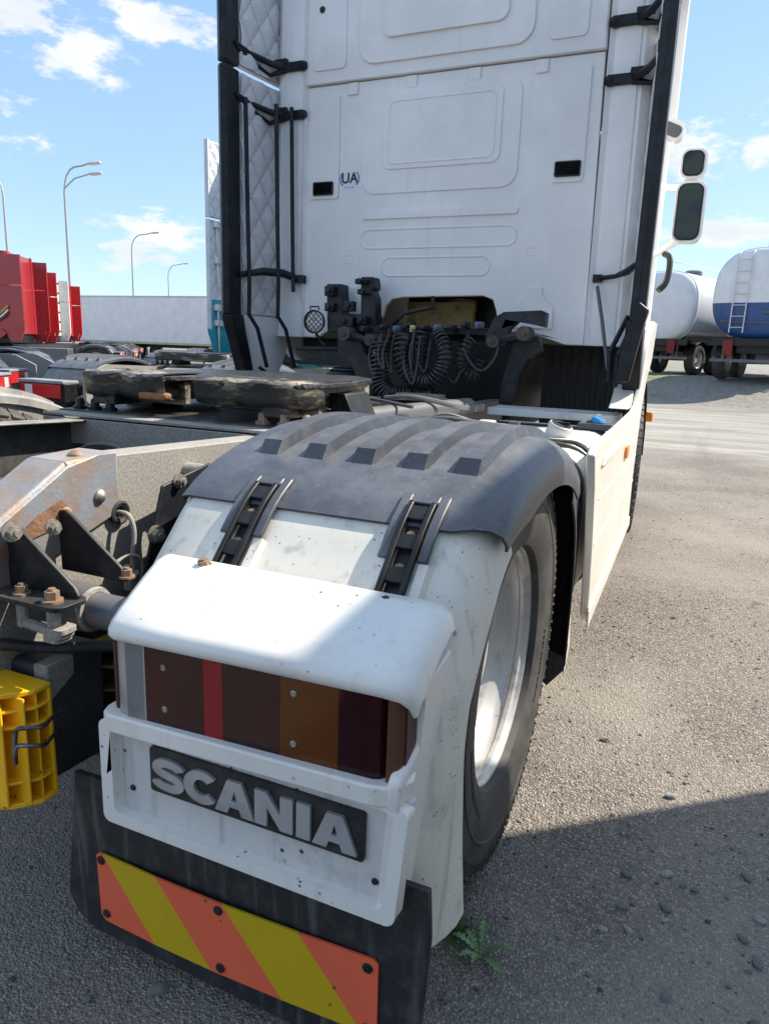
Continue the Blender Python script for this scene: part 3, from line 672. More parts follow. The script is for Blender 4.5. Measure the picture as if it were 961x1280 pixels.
lens_seg('reflector_strip', .8935, .930, lensbright, label='bright red strip between the dark lenses')
lens_seg('brake_lens', .9305, 1.035, lensred)
lens_seg('indicator_lens', 1.0355, 1.135, lensamber, label='amber indicator lens')
lens_seg('tail_lens', 1.1355, 1.212, lensred, r1=.02)
lens_seg('side_lens', 1.2125, 1.236, lensend, r1=.012, label='brown side lens wrapped round the corner')
m = MB(); m.prism(rrect(.694, 1.237, .609, .768, .016), lambda a, b, d: Vector((a, d, b+(a-.70)*.030)), -.745, -.68, holes=[rrect(.701, 1.231, .6155, .7615, .012)]); m.build('lens_gasket', mat('dark_red_gasket', (.05, .012, .015), .4), H, bevel=.002)
for x, z in ((.815, .722), (.815, .648), (1.06, .728), (1.06, .645)):
    m = MB(); m.lathe([(-.7605, .0001), (-.762, .003), (-.761, .0055), (-.758, .0062)], (x, 0, z+(x-.7)*.03), 10, 'y'); m.build('lens_screw', graybolt, H)
for x, z in ((.722, .468), (1.195, .452), (1.207, .452)):
    m = MB(); m.lathe([(-.7425, .006), (-.7450, .005), (-.7455, .0001)], (x, 0, z), 12, 'y'); m.build('recess_screw', darksteel, H)
for nm_ in ('dark_red_lens', 'red_reflector_lens', 'amber_lens', 'brown_side_lens'):
    mt_ = MATS[nm_]; N = mt_.node_tree.nodes; Lk = mt_.node_tree.links; bs = N['Principled BSDF']; tc = N.new('ShaderNodeTexCoord')
    bt = N.new('ShaderNodeTexBrick'); bt.inputs['Scale'].default_value = 1; bt.offset = 0; bt.inputs['Brick Width'].default_value = .006; bt.inputs['Row Height'].default_value = .006; bt.inputs['Mortar Size'].default_value = .0008; bt.inputs['Mortar Smooth'].default_value = 1
    mp_ = N.new('ShaderNodeMapping'); mp_.inputs['Rotation'].default_value = (pi/2, 0, 0); Lk.new(tc.outputs['Object'], mp_.inputs[0]); Lk.new(mp_.outputs[0], bt.inputs[0])
    old = bs.inputs['Base Color'].links[0].from_socket; mx = N.new('ShaderNodeMix'); mx.data_type = 'RGBA'; mx.blend_type = 'MULTIPLY'; mx.inputs[0].default_value = 1
    rg = N.new('ShaderNodeMapRange'); rg.inputs[3].default_value = 1.04; rg.inputs[4].default_value = .86; Lk.new(bt.outputs['Fac'], rg.inputs[0]); Lk.new(old, mx.inputs[6]); Lk.new(rg.outputs[0], mx.inputs[7]); Lk.new(mx.outputs[2], bs.inputs['Base Color'])
# --- name badge
def stroke(P, w):
    P = [Vector((p[0], p[1])) for p in P]; L, R = [], []
    for i, p in enumerate(P):
        d = (P[min(i+1, len(P)-1)]-P[max(i-1, 0)]).normalized(); n = Vector((-d.y, d.x)); L.append(p+n*w/2); R.append(p-n*w/2)
    return [tuple(v) for v in L+R[::-1]]
def arcp(cx, cy, rx, ry, a0, a1, n=14): return [(cx+rx*cos(radians(a0+(a1-a0)*i/n)), cy+ry*sin(radians(a0+(a1-a0)*i/n))) for i in range(n+1)]
def letters():
    w = .26; out = []; x = 0
    S = arcp(.44, .70, .30, .175, 12, 90, 7)[:-1] + arcp(.38, .70, .25, .175, 90, 270, 12)[:-1] + arcp(.46, .305, .25, .185, 90, -90, 12)[:-1] + arcp(.40, .305, .30, .175, -90, -172, 7)
    out.append(([(a, b) for a, b in stroke(S, .245)], [], .0))
    C = arcp(.45, .5, .32, .37, 42, 318, 22); out.append((stroke(C, .26), [], .82))
    A = lambda: ([(0, 0), (.30, 1), (.64, 1), (.94, 0), (.64, 0), (.585, .2), (.355, .2), (.30, 0)], [[(.405, .40), (.47, .72), (.535, .40)]])
    a, h = A(); out.append((a, h, 1.60))
    out.append(([(0, 0), (0, 1), (.27, 1), (.58, .44), (.58, 1), (.86, 1), (.86, 0), (.59, 0), (.28, .56), (.28, 0)], [], 2.55))
    out.append(([(0, 0), (0, 1), (.30, 1), (.30, 0)], [], 3.49)); a, h = A(); out.append((a, h, 3.84)); return out
m = MB(); m.prism(rrect(.769, 1.178, .4825, .567, .006), XZ, -.7495, -.742); m.build('badge_plate', badgeblack, H, bevel=.002)
m = MB(); S_ = .0605; X0 = .778; WX = (1.170-.778)/4.80
for poly, holes, xo in letters():
    m.prism([(X0+(a+xo)*WX, .4935+b*S_) for a, b in poly], XZ, -.7555, -.749, holes=[[(X0+(a+xo)*WX, .4935+b*S_) for a, b in h] for h in holes])
m.build('badge_lettering', badgesilver, H, smooth=0, bevel=.0009, seg=1)

# --- mud flap with reflective strip
def flap(parent, s=1, main=True):
    """rubber sheet with clipped corners, slightly curled"""
    pl = [(.545, .43), (.530, .34), (.495, .135), (.515, .095), (.56, .07), (1.22, .045), (1.262, .10), (1.275, .34), (1.27, .43)]
    m = MB(); m.prism([(s*a, b) for a, b in pl], lambda a, b, d: Vector((a, d-.010*sin((abs(a)-.5)*5)+(.43-b)*.03, b)), -.71, -.698)
    return m.build('mud_flap', rubber, parent, bevel=.002)
F = flap(T)
fy = lambda a, b: -.010*sin((a-.5)*5)+(.43-b)*.03
SX0, SX1, SZ0, SZ1 = .590, 1.190, .112, .270
def clip(poly, x0, x1, z0, z1):
    def cut(P, f):
        o = []
        for i in range(len(P)):
            a, b = P[i-1], P[i]; fa, fb = f(a), f(b)
            if (fa >= 0) != (fb >= 0): t = fa/(fa-fb); o.append((a[0]+(b[0]-a[0])*t, a[1]+(b[1]-a[1])*t))
            if fb >= 0: o.append(b)
        return o
    for f in (lambda p: p[0]-x0, lambda p: x1-p[0], lambda p: p[1]-z0, lambda p: z1-p[1], lambda p: (p[0]-x0)+(z1-p[1])-.008, lambda p: (x1-p[0])+(z1-p[1])-.008, lambda p: (p[0]-x0)+(p[1]-z0)-.012, lambda p: (x1-p[0])+(p[1]-z0)-.012):
        if poly: poly = cut(poly, f)
    return poly
tops = [.30, .608, .740, .890, 1.043, 1.5]; slant = .12
for k in range(5):
    a, b = tops[k], tops[k+1]
    P = clip([(a, SZ1), (a+slant, SZ0), (b+slant, SZ0), (b, SZ1)], SX0, SX1, SZ0, SZ1)
    if len(P) < 3: continue
    n = MB(); n.prism(P, lambda p, q, d: Vector((p, d+fy(p, q), q)), -.7135, -.7095)
    n.build('reflective_stripe', stripo if k % 2 == 0 else stripy, F, smooth=0, label='orange-red reflective stripe' if k % 2 == 0 else 'yellow reflective stripe')
for x, z in ((.603, .255), (.606, .132), (.882, .255), (.882, .128), (1.172, .250), (1.172, .125)):
    m = MB(); m.lathe([(-.713, .0095), (-.716, .009), (-.7175, .0045), (-.7165, .0001)], (x, fy(x, z), z), 14, 'y'); m.build('flap_bolt', darksteel, F)

# --- chassis
def rail_profile(s):
    return [(-.80, .865), (-.56, .985), (-.50, .998), (.2, .975), (2.9, .955), (2.9, .68), (.6, .68), (-.30, .62), (-.72, .60), (-.80, .66)]
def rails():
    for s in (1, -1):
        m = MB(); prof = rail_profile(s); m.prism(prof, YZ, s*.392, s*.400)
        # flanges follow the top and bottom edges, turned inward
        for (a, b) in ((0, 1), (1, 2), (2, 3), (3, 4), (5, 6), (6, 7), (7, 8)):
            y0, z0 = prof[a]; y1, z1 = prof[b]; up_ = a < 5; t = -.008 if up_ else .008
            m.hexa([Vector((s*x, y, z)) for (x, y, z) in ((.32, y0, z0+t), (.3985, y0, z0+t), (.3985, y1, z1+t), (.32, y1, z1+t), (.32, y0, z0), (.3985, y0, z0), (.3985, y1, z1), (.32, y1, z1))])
        r = m.build('frame_rail', steel if s > 0 else mat('shade_darkened_rail', (.035, .034, .033), .6, col2=(.10, .095, .085), sc=12, amt=.6, dust=((.50, .48, .42), .9)), T, bevel=.003, seg=1)  # left rail: web's shade is put into the dark base colour, dust on top
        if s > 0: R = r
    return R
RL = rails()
# rust-stained reinforcing shell over the rail end
m = MB(); sh = [(-.90, .805), (-.56, .990), (-.49, 1.004), (-.425, 1.0015), (-.425, .885), (-.445, .866), (-.52, .842), (-.90, .70)]
m.prism(sh, YZ, .4035, .4115)
m.hexa([Vector(p) for p in ((.30, -.90, .800), (.410, -.90, .800), (.410, -.56, .987), (.30, -.56, .987), (.30, -.90, .812), (.404, -.90, .812), (.404, -.56, .999), (.30, -.56, .999))])
m.hexa([Vector(p) for p in ((.30, -.56, .987), (.410, -.56, .987), (.410, -.425, .992), (.30, -.425, .992), (.30, -.56, .999), (.404, -.56, .999), (.404, -.425, 1.004), (.30, -.425, 1.004))])
m.build('rail_end_shell', rustsky, T, bevel=.009, seg=3)
# peeling rust scab
m = MB(); random.seed(3)
P = [(-.86, .80), (-.78, .845), (-.70, .868), (-.64, .905), (-.585, .925), (-.56, .905), (-.60, .872), (-.66, .862), (-.72, .83), (-.80, .795), (-.87, .765)]
m.prism(P, YZ, .412, .4155); m.build('rust_scab', rust, T, smooth=0)
for (u, v, k, sc) in ((125, 620, 'z', .9), (82, 642, 'r', 1.), (105, 564, 'z', .8)):
    if v > 600:
        p = at(u, v, 'x', .412); mm = MB(); mm.lathe([(0, .0155), (.006, .0145), (.011, .009), (.013, .0001)], (.411, p.y, p.z), 14); mm.build('rivet', graybolt if k == 'z' else rustbolt, RL)
    else:
        mm = MB(); mm.lathe([(.999, .017), (1.005, .016), (1.012, .008), (1.013, .0001)], (.37, -.50, 0), 14, 'z'); mm.build('rivet', rustbolt, RL)
# grommet hole with hose
p = at(147, 640, 'x', .402)
m = MB(); m.lathe([(0, .027), (.012, .027), (.014, .022), (.010, .014), (.001, .013)], (.401, p.y, p.z), 24); m.build('grommet', rubber, RL)
m = MB(); m.lathe([(.002, .0001), (.002, .0135)], (.4012, p.y, p.z), 16); m.build('grommet_hole', black, RL)
hose = mat('dusty_hose', (.36, .34, .30), .7, col2=(.2, .19, .17), sc=30, amt=.6)
m = MB(); m.tube(spline([(.40, p.y, p.z), (.432, p.y+.002, p.z-.004), (.444, p.y+.004, p.z-.04), (.442, p.y-.002, p.z-.10), (.447, p.y-.012, p.z-.17), (.449, p.y-.02, p.z-.24)], 6), .0055, 10); m.build('air_hose', hose, T)
# air fitting and small bracket beneath it
q = at(160, 720, 'x', .45)
m = MB(); m.cyl(q-Vector((0, 0, .03)), q+Vector((0, 0, .025)), .009, n=6); m.cyl(q-Vector((0, 0, .01)), q+Vector((.0, .03, .0)), .007, n=8)
m.tube(spline([q+Vector((0, -.05, .035)), q+Vector((0, .0, .045)), q+Vector((.0, .04, .03)), q+Vector((0, .045, -.02)), q+Vector((0, .02, -.06)), q+Vector((0, -.03, -.08))], 5), .004, 6)
m.build('air_fitting', hose, T)
for k in range(3):
    m = MB(); m.tube(spline([at(u, v+k*4, 'y', -.15+k*.02) for u, v in ((95, 574), (102, 561), (122, 556), (146, 560), (162, 572))], 6), .006, 8); m.build('cable_loop', rubber, T)
# mounting bracket with oval slots, between rail and fender
bp = [(x_, z_) for x_, z_ in ((-.36, .925), (-.19, .955), (-.12, .95), (-.12, .60), (-.42, .60), (-.44, .70))]
sl1 = [(-.275+.016*cos(a), .865+.048*sin(a)) for a in [2*pi*i/14 for i in range(14)]]
m = MB(); m.prism(bp, YZ, .47, .478, holes=[sl1]); m.build('fender_bracket', darksteel, T, bevel=.002)
m = MB(); m.cyl((.40, -.18, .925), (.66, -.18, .925), .024, n=16); m.cyl((.478, -.18, .925), (.50, -.18, .925), .034, n=6); m.build('fender_support_tube', steel, T)
bolt('z', (.478, -.31, .93), (1, 0, 0), T, 1.1); bolt('z', (.478, -.39, .82), (1, -.3, 0), T, 1.3); bolt('R', (.478, -.40, .68), (1, 0, 0), T, .8)
# gusset plates, flange, cross tube
for y in (-.712, -.592):
    m = MB(); m.prism([(.412, .905), (.430, .909), (.445, .900), (.575, .805), (.584, .790), (.578, .782), (.412, .782)], lambda a, b, d: Vector((a, d, b)), y, y+.009, holes=[]); m.build('gusset_plate', darksteel, T, bevel=.002)
m = MB(); m.prism(rrect(.405, .592, -.765, -.69, .02), XY, .776, .785); m.build('gusset_flange', darksteel, T, bevel=.002)
for (x, y, z, k, sc) in ((.475, -.738, .785, 'R', .72), (.553, -.740, .785, 'R', .85), (.578, -.585, .79, 'R', .7)):
    bolt(k, (x, y, z), (0, 0, 1), T, sc)
for (u, v, yy, sc) in ((18, 668, -.74, 1.15), (70, 662, -.65, 1.0)):
    p = at(u, v, 'y', yy); mm = bolt('z', (p.x-.02, yy+.01, p.z), (1, -.15, 0), T, sc)
m = MB(); m.cyl((.475, -.738, .776), (.475, -.738, .725), .012, n=10); m.cyl((.553, -.740, .776), (.553, -.740, .72), .012, n=10)
m.cyl((.475, -.738, .732), (.553, -.740, .727), .010, n=8)
for k in range(3): m.prism(rrect(.535, .585-.006*k, -.755, -.715, .010), XY, .730-.009*k, .7395-.009*k)
m.build('clamp_stack', steel, T, bevel=.001, seg=1)
c0 = at(110, 722, 'y', -.60)
m = MB(); m.cyl((.42, -.655, .745), (.56, -.655, .745), .045, n=32); m.cyl((.50, -.655, .745), (.90, -.655, .745), .0335, n=32); m.build('cross_tube', darkgrey, T, smooth=50)
m = MB(); m.lathe([(.553, .0345), (.553, .041), (.560, .043), (.568, .041), (.569, .0345)], (0, -.655, .745), 32); m.build('tube_clamp_ring', steel, T)
# things below the rail: dark brackets, hose, air bag
m = MB(); m.box(.05, .46, -.56, -.50, .50, .70); m.box(-.4, .39, -.70, -.64, .66, .80); m.build('rear_cross_member', darksteel, T, bevel=.01)
m = MB(); m.lathe([(0, .10), (.03, .13), (.06, .12), (.09, .135), (.12, .12), (.15, .13), (.18, .10)], (.30, -.42, .48), 24, 'z'); m.build('air_spring', rubber, T)
m = MB(); m.tube(spline([(.25, -.80, .70), (.36, -.76, .68), (.46, -.68, .655), (.56, -.60, .65), (.66, -.57, .66)], 6), .012); m.tube(spline([(.62, -.62, .72), (.60, -.60, .66), (.585, -.60, .60), (.60, -.585, .56)], 6), .010); m.build('black_hose', rubber, T)
m = MB(); m.obox((.597, -.60, .585), .03, .03, .05); m.build('hose_connector', black, T, bevel=.004)
# dark splash box between rail and wheel, axle and differential
m = MB(); m.lathe([(-.17, .05), (-.14, .15), (-.05, .21), (.05, .21), (.14, .15), (.17, .05)], (0, 0, .5), 24, 'x'); m.cyl((-.95, 0, .5), (.95, 0, .5), .075, n=18); m.build('rear_axle', darksteel, T)
for y, z0_, z1_ in ((1.4, .74, .93), (2.3, .74, .93), (-.62, .72, .95)): m = MB(); m.box(-.39, .39, y, y+.055, z0_, z1_); m.build('cross_member', darksteel, T, bevel=.006)

# rear light bar end and box carrying the yellow chocks
m = MB(); m.hexa([Vector(p) for p in ((.05, -.715, .395), (.497, -.715, .40), (.505, -.585, .40), (.05, -.585, .395), (.05, -.715, .625), (.497, -.715, .635), (.505, -.585, .645), (.05, -.585, .635))])
BX = m.build('chock_holder_box', mat('scuffed_black_box', (.03, .032, .038), .6, col2=(.10, .10, .105), sc=7, lo=.4, hi=.75, amt=.7, bump=(40, .3, .002)), T, bevel=.008, seg=2)
m = MB(); m.hexa([Vector(p) for p in ((.463, -.7185, .575), (.4985, -.7185, .56), (.5015, -.655, .60), (.463, -.655, .60), (.463, -.7185, .638), (.499, -.7185, .640), (.502, -.655, .6425), (.463, -.655, .638))]); m.build('worn_corner', steel, BX, bevel=.004)
# spring clip wire
m = MB(); wy = -.845
p1, p2, p3, p4 = at(20, 912, 'y', wy), at(18, 952, 'y', wy), at(52, 907, 'y', wy+.02), at(76, 888, 'y', -.72)
m.tube(spline([at(20, 955, 'y', wy), at(19, 930, 'y', wy), at(21, 913, 'y', wy), at(32, 910, 'y', wy), at(54, 908, 'y', wy+.03), at(64, 898, 'y', -.76), at(78, 888, 'y', -.715)], 5), .0042, 8)
m.tube(spline([at(19, 940, 'y', wy), at(23, 933, 'y', wy), at(34, 932, 'y', wy), at(55, 931, 'y', wy+.03), at(66, 920, 'y', -.76), at(78, 911, 'y', -.715)], 5), .0042, 8)
m.build('wire_clip', mat('scratched_wire', (.20, .20, .22), .3, .8, col2=(.03, .03, .03), sc=30, amt=.8), BX)

# --- yellow wheel chocks (things of their own)
def chock(name, label, x0, x1, y0, y1, z0, z1, mt, main=True):
    t = thing(name, label, 'wheel chock', ((x0+x1)/2, (y0+y1)/2, z0))
    L = Vector(t.location); b = lambda m_, n_: m_.build(n_, mt, t, bevel=.0025, seg=2)
    def bx(m, a0, a1, b0, b1, c0, c1): m.box(a0-L.x, a1-L.x, b0-L.y, b1-L.y, c0-L.z, c1-L.z)
    # outer shell: plan outline with the rear-right corner cut back
    plan = [(x0, y1), (x1, y1), (x1, y0+.075), (x1-.035, y0+.035), (x1-.09, y0+.008), (x0, y0)]
    m = MB(); m.prism([(a-L.x, c-L.y) for a, c in plan], XY, z1-.010-L.z, z1-L.z); b(m, 'top_plate')
    m = MB(); m.prism([(a-L.x, c-L.y) for a, c in plan], XY, 0, .010); b(m, 'bottom_plate')
    m = MB(); bx(m, x0, x1, y1-.008, y1, z0+.01, z1-.01); b(m, 'back_plate')
    zs = [z0+(z1-z0)*t_ for t_ in ((.22, .70, .84) if main else (.2, .4, .6, .8))]
    for z in zs:
        m = MB(); sub = [(a, c) for a, c in plan]; m.prism([(a-L.x, c-L.y) for a, c in sub], XY, z-.003-L.z, z+.003-L.z); b(m, 'shelf')
    xs = [x0+(x1-x0)*t_ for t_ in ((.02, .50, .72) if main else (.02, .5))]
    for x in xs:
        yb = y0+.003 if x < x1-.09 else (y0+.03 if x < x1-.03 else y0+.075)
        m = MB(); bx(m, x-.003, x+.003, yb, y1-.008, z0+.01, z1-.01); b(m, 'upright_web')
    for yy in (y0+.028, y0+.055, y0+.082):
        m = MB(); bx(m, x0+(x1-x0)*.72, x1-(.03 if yy < y0+.04 else .004), yy-.0025, yy+.0025, z0+.01, z1-.01); b(m, 'cell_web')
    return t
chock('wheel_chock', 'bright yellow ribbed plastic wheel chock held by a wire clip at left', .27, .520, -.840, -.728, .385, .618, yellow)
chock('wheel_chock', 'dirty dark yellow chock behind the black box beside the clear lens', .46, .585, -.585, -.47, .37, .63, dullyellow, False)

# --- fifth wheel
def fifth_wheel(parent, y0=.28, main=True):
    seg = MB(); random.seed(5)
    o = [(-.47, .30), (-.475, .12), (-.45, .03), (-.40, .0), (-.075, .0), (-.05, .03), (-.045, .22), (-.02, .27), (.02, .27), (.045, .22), (.05, .03), (.075, .0), (.40, .0), (.45, .03), (.475, .12), (.47, .30), (.40, .62), (.25, .80), (-.25, .80), (-.40, .62)]
    seg.prism([(a, b+y0) for a, b in o], XY, 1.112, 1.13); fwp = seg.build('fifth_wheel', greasetop, parent, bevel=.004, seg=1)
    # thick lumpy grease coat and its hanging edges
    if main:
        for s in (-1, 1):
            g = []
            n = 56
            for i in range(n+1):
                t = i/n; x = s*(.062+t*.405); yb = y0 + (.03*(max(0, t-.85)/.15)**2*4)
                row = []
                for k in range(9):
                    u = k/8; nz = noise.noise(Vector((x*13, u*1.2, 3)))*.007 + noise.noise(Vector((x*40, u*12, 3)))*.0035
                    prof = ((.20, 1.129), (.10, 1.130), (.006, 1.130), (-.006, 1.124), (-.002, 1.113), (.002, 1.095), (.004, 1.075), (.010, 1.056), (.05, 1.05))[k]
                    row.append(Vector((x, yb+prof[0]+nz*.8, prof[1]+nz*(1 if k < 4 else .9)-.01*(s < 0)*noise.noise(Vector((x*9, 0, 0))))))
                g.append(row)
            if s < 0: g = g[::-1]
            mm = MB(); mm.sheet([r[::-1] for r in g], .004); mm.build('greased_ramp', grease, fwp, smooth=70)
            mm = MB(); pts = []; rr = []
            for i in range(70):
                t = i/69; x = s*(.066+t*.40); yb = y0 + (.03*(max(0, t-.85)/.15)**2*4); q_ = noise.noise(Vector((x*30, 1.7, 0))); pts.append((x, yb+.004-.006*noise.noise(Vector((x*50, 0, 2))), 1.121+.004*q_)); rr.append(.009+.007*noise.noise(Vector((x*55, 0, 9))))
            mm.tube(pts, rr, 8); mm.build('grease_crust', greasetop, fwp, smooth=60)
            mm = MB(); mm.box(*sorted((s*.30, s*.40)), y0+.02, y0+.6, 1.02, 1.112); mm.box(*sorted((s*.06, s*.46)), y0+.10, y0+.13, 1.03, 1.112); mm.build('under_rib', grease, fwp, bevel=.004)
    if main:
        m = MB(); m.box(-.17, -.055, y0-.008, y0+.03, 1.050, 1.074); m.build('rusty_throat_block', mat('orange_rusty_steel', (.30, .14, .05), .8, col2=(.06, .04, .03), sc=18, amt=.9, bump=(50, .8, .006)), fwp, bevel=.008)
    m = MB(); m.box(-.52, .52, y0-.02, y0+.72, .985, .997); m.build('mounting_plate', mat('dark_mounting_plate', (.05, .048, .045), .5, .3, col2=(.16, .14, .12), sc=12, amt=.7), parent, bevel=.002)
    for s in (-1, 1): m = MB(); m.prism([(s*.36, .997), (s*.50, .997), (s*.46, 1.09), (s*.40, 1.09)], XZ, y0+.28, y0+.46); m.build('pedestal', darksteel, parent, bevel=.004)
    for x in (-.47, -.40, -.33, .30, .38, .46):
        mm = MB(); mm.lathe([(0, .024), (.010, .024), (.012, .016), (.034, .014), (.040, .007), (.040, .0001)], (x, y0+.03, .997), 8, 'z'); mm.build('anchor_bolt', rustbolt if x > 0 else black, parent)
fifth_wheel(T)
m = MB(); m.prism([(-.52, -.01), (.52, -.01), (.52, .06), (.46, .10), (-.46, .10), (-.52, .06)], XY, .99, 1.0); m.prism([(-.52, .985), (.52, .985), (.52, .925), (.44, .90), (-.44, .90), (-.52, .925)], XZ, -.01, -.002)
o = m.build('front_angle_iron', steel, T, bevel=.002); o.location = (0, .20, -.008)

# --- deck between the fifth wheel and the cab
W = lambda u, v, y=WY: at(u, v, 'y', y)
m = MB(); a, b = at(445, 528, 'y', .95), at(572, 508, 'y', 1.35); m.cyl((.42, .72, .99), (.52, 1.75, .985), .040, n=20); m.build('grey_air_pipe', darkgrey, T, smooth=50)
m = MB(); m.tube(spline([(.30, 1.25, 1.035), (.45, 1.25, 1.045), (.60, 1.45, 1.0), (.46, 1.75, 1.0), (.20, 1.85, 1.01)], 8), .011); m.tube([(.10, 1.2, 1.05), (.55, .95, 1.03)], .007); m.build('bent_handle_rod', darkgrey, T)
for a_ in ((.05, .30, 1.95, 2.05, .98, 1.015), (-.3, .2, 1.4, 1.5, .96, 1.0)): m = MB(); m.box(*a_); m.build('deck_strip', rustbolt, T, bevel=.003)
m = MB(); m.obox((.72, .93, .965), .13, .05, .03); m.tube(spline([(.62, .90, .99), (.70, .93, 1.0), (.80, 1.0, .985), (.90, 1.1, .97)], 6), .008); m.tube(spline([(.60, .93, .98), (.68, .98, 1.01), (.78, 1.08, .975), (.86, 1.2, .96)], 6), .006); m.cyl((.90, 1.15, .94), (.90, 1.15, .985), .022, n=14); m.build('pipe_fitting', darkgrey, T, smooth=40)
m = MB(); m.cyl((.80, 1.12, .93), (.80, 1.12, .985), .034, n=18); m.build('round_valve', galv, T, bevel=.003)
# chequer plate steps
def tread(x0, x1, y0, y1, z):
    m = MB(); m.prism(rrect(x0, x1, y0, y1, .03), XY, z-.035, z)
    st = m.build('tread_plate', galv, T, bevel=.004)
    d = MB(); k = 0; y = y0+.015
    while y < y1-.01:
        x = x0+.02+(k % 2)*.012
        while x < x1-.02:
            R = Matrix.Rotation(radians(45 if (k % 2) else -45), 3, 'Z'); d.obox((x, y, z+.001), .018, .005, .004, R); x += .024
        y += .016; k += 1
    o = d.build('raised_tread_pattern', galv, st, smooth=0); o['kind'] = 'stuff'
tread(.50, 1.175, 2.14, 2.40, .955); tread(-.35, .42, 2.22, 2.42, .955)
# fuel tank with straps and caps
def rsec(x0, x1, z0, z1, r, n=6): return rrect(x0, x1, z0, z1, r, n)
m = MB(); m.prism(rsec(.50, 1.20, .30, .90, .12), XZ, .78, 2.10); TK = m.build('fuel_tank', white, T, smooth=40, bevel=.01)
for y in (.93, 1.30, 1.90):
    m = MB(); m.prism(rsec(.492, 1.208, .292, .908, .125), XZ, y, y+.055, holes=[rsec(.502, 1.198, .302, .898, .118)]); m.build('tank_strap', black, TK, smooth=40)
m = MB(); m.tube(spline([(.55, 1.02, .915), (.8, 1.08, .918), (1.0, 1.12, .915), (1.12, 1.2, .89), (1.19, 1.3, .82)], 6), .014, 8); m.build('tank_hose', black, TK)
m = MB(); c_ = Vector((.995, 1.52, .895)); ax = Vector((.35, -.12, 1)).normalized(); m.cyl(c_, c_+ax*.05, .052, n=28); m.cyl(c_+ax*.05, c_+ax*.062, .056, .05, n=28); FC = m.build('filler_neck', galv, TK, smooth=40, bevel=.002)
m = MB(); m.cyl(c_+ax*.0622, c_+ax*.0645, .044, n=24); m.obox(c_+ax*.066, .07, .012, .012); m.build('filler_cap', black, FC)
m = MB(); c2 = Vector((1.10, 1.93, .90)); m.cyl(c2, c2+ax*.035, .05, n=24); m.obox(c2+ax*.02, .16, .12, .03); m.build('cap_mount', guardblack, TK, bevel=.004)
m = MB(); m.cyl(c2+ax*.0352, c2+ax*.055, .036, n=24); m.cyl(c2+ax*.055, c2+ax*.06, .03, n=24); m.build('blue_filler_cap', blueplastic, TK, bevel=.003)
# worn red lettering on the tank top
m = MB(); random.seed(11)
for k in range(6):
    x = .775+k*.022
    for seg in random.sample([((0, 0), (.014, 0)), ((0, .013), (.014, .013)), ((0, .026), (.014, .026)), ((0, 0), (0, .026)), ((.014, 0), (.014, .026))], 4):
        (a, b), (c, d) = seg; m.box(x+min(a, c)-.002, x+max(a, c)+.002, 1.57+min(b, d)*1.6-.003, 1.57+max(b, d)*1.6+.003, .9008, .9016)
m.build('worn_red_lettering', redprint, TK, smooth=0)

# --- side skirt
SX = 1.258
sk = [(.80, .925), (.86, .952), (1.4, .965), (2.1, .985), (2.26, 1.01), (2.36, 1.10), (2.44, 1.26), (2.54, 1.36), (2.72, 1.44), (2.95, 1.44), (2.85, 1.24), (2.62, 1.12), (2.48, .95), (2.43, .60), (2.47, .355), (2.2, .33), (1.10, .25), (1.05, .29), (.98, .55), (.88, .80)]
m = MB(); m.prism(sk, YZ, SX-.03, SX); SK = m.build('side_skirt', skirtwhite, T, bevel=.008, seg=3)
m = MB(); m.prism([(1.02, .245), (2.455, .342), (2.445, .395), (1.02, .315)], YZ, SX+.0005, SX+.008); m.build('skirt_sill', skirtwhite, SK, bevel=.005, seg=2)
m = MB(); m.prism([(.98, .87), (1.04, .892), (2.36, .90), (2.34, .872), (1.02, .862)], YZ, SX+.0005, SX+.010); m.build('skirt_moulding', skirtwhite, SK, bevel=.006, seg=2)
for z0, z1 in ((.745, .735), (.575, .60)):
    m = MB(); m.tube([(SX-.0005, 1.0, z0), (SX-.0005, 2.42, z1)], .004, 8); m.build('pressed_crease', skirtwhite, SK)
m = MB(); m.prism(rrect(1.80, 1.90, .79, .845, .012), YZ, SX, SX+.012); m.build('marker_lamp', orange, SK, bevel=.003)
m = MB(); m.prism([(2.15, .99), (2.50, .99), (2.50, 1.10), (2.38, 1.10), (2.25, 1.02)], YZ, 1.12, 1.225); m.build('inner_step_panel', skirtwhite, T, bevel=.01)
# front fender liner bristles / spray flap hanging behind the rear arch
m = MB(); random.seed(4)
for i in range(110):
    z = .30+i*.0062; y = .645 if z < .75 else .63-(z-.75)**2*3
    x = 1.10; m.add([(x-.05, y-.028, z), (x+.11, y-.022, z+random.uniform(-.004, .004)), (x-.05, y-.028, z+.0025)], [(0, 1, 2)])
o = m.build('spray_bristles', black, T, smooth=0); o['kind'] = 'stuff'
m = MB(); m.prism([(.93, .33), (1.255, .33), (1.25, .24), (1.20, .175), (1.13, .22), (1.10, .28), (.93, .28)], XZ, .622, .632); m.build('torn_flap_end', rubber, T)
m = MB(); m.prism([(.60, .40), (.66, .42), (.70, .30), (.64, .22), (.62, .30)], YZ, 1.245, 1.25); m.build('liner_edge', skirtwhite, T)

# --- cab
cab(T, cabwhite, main=True)
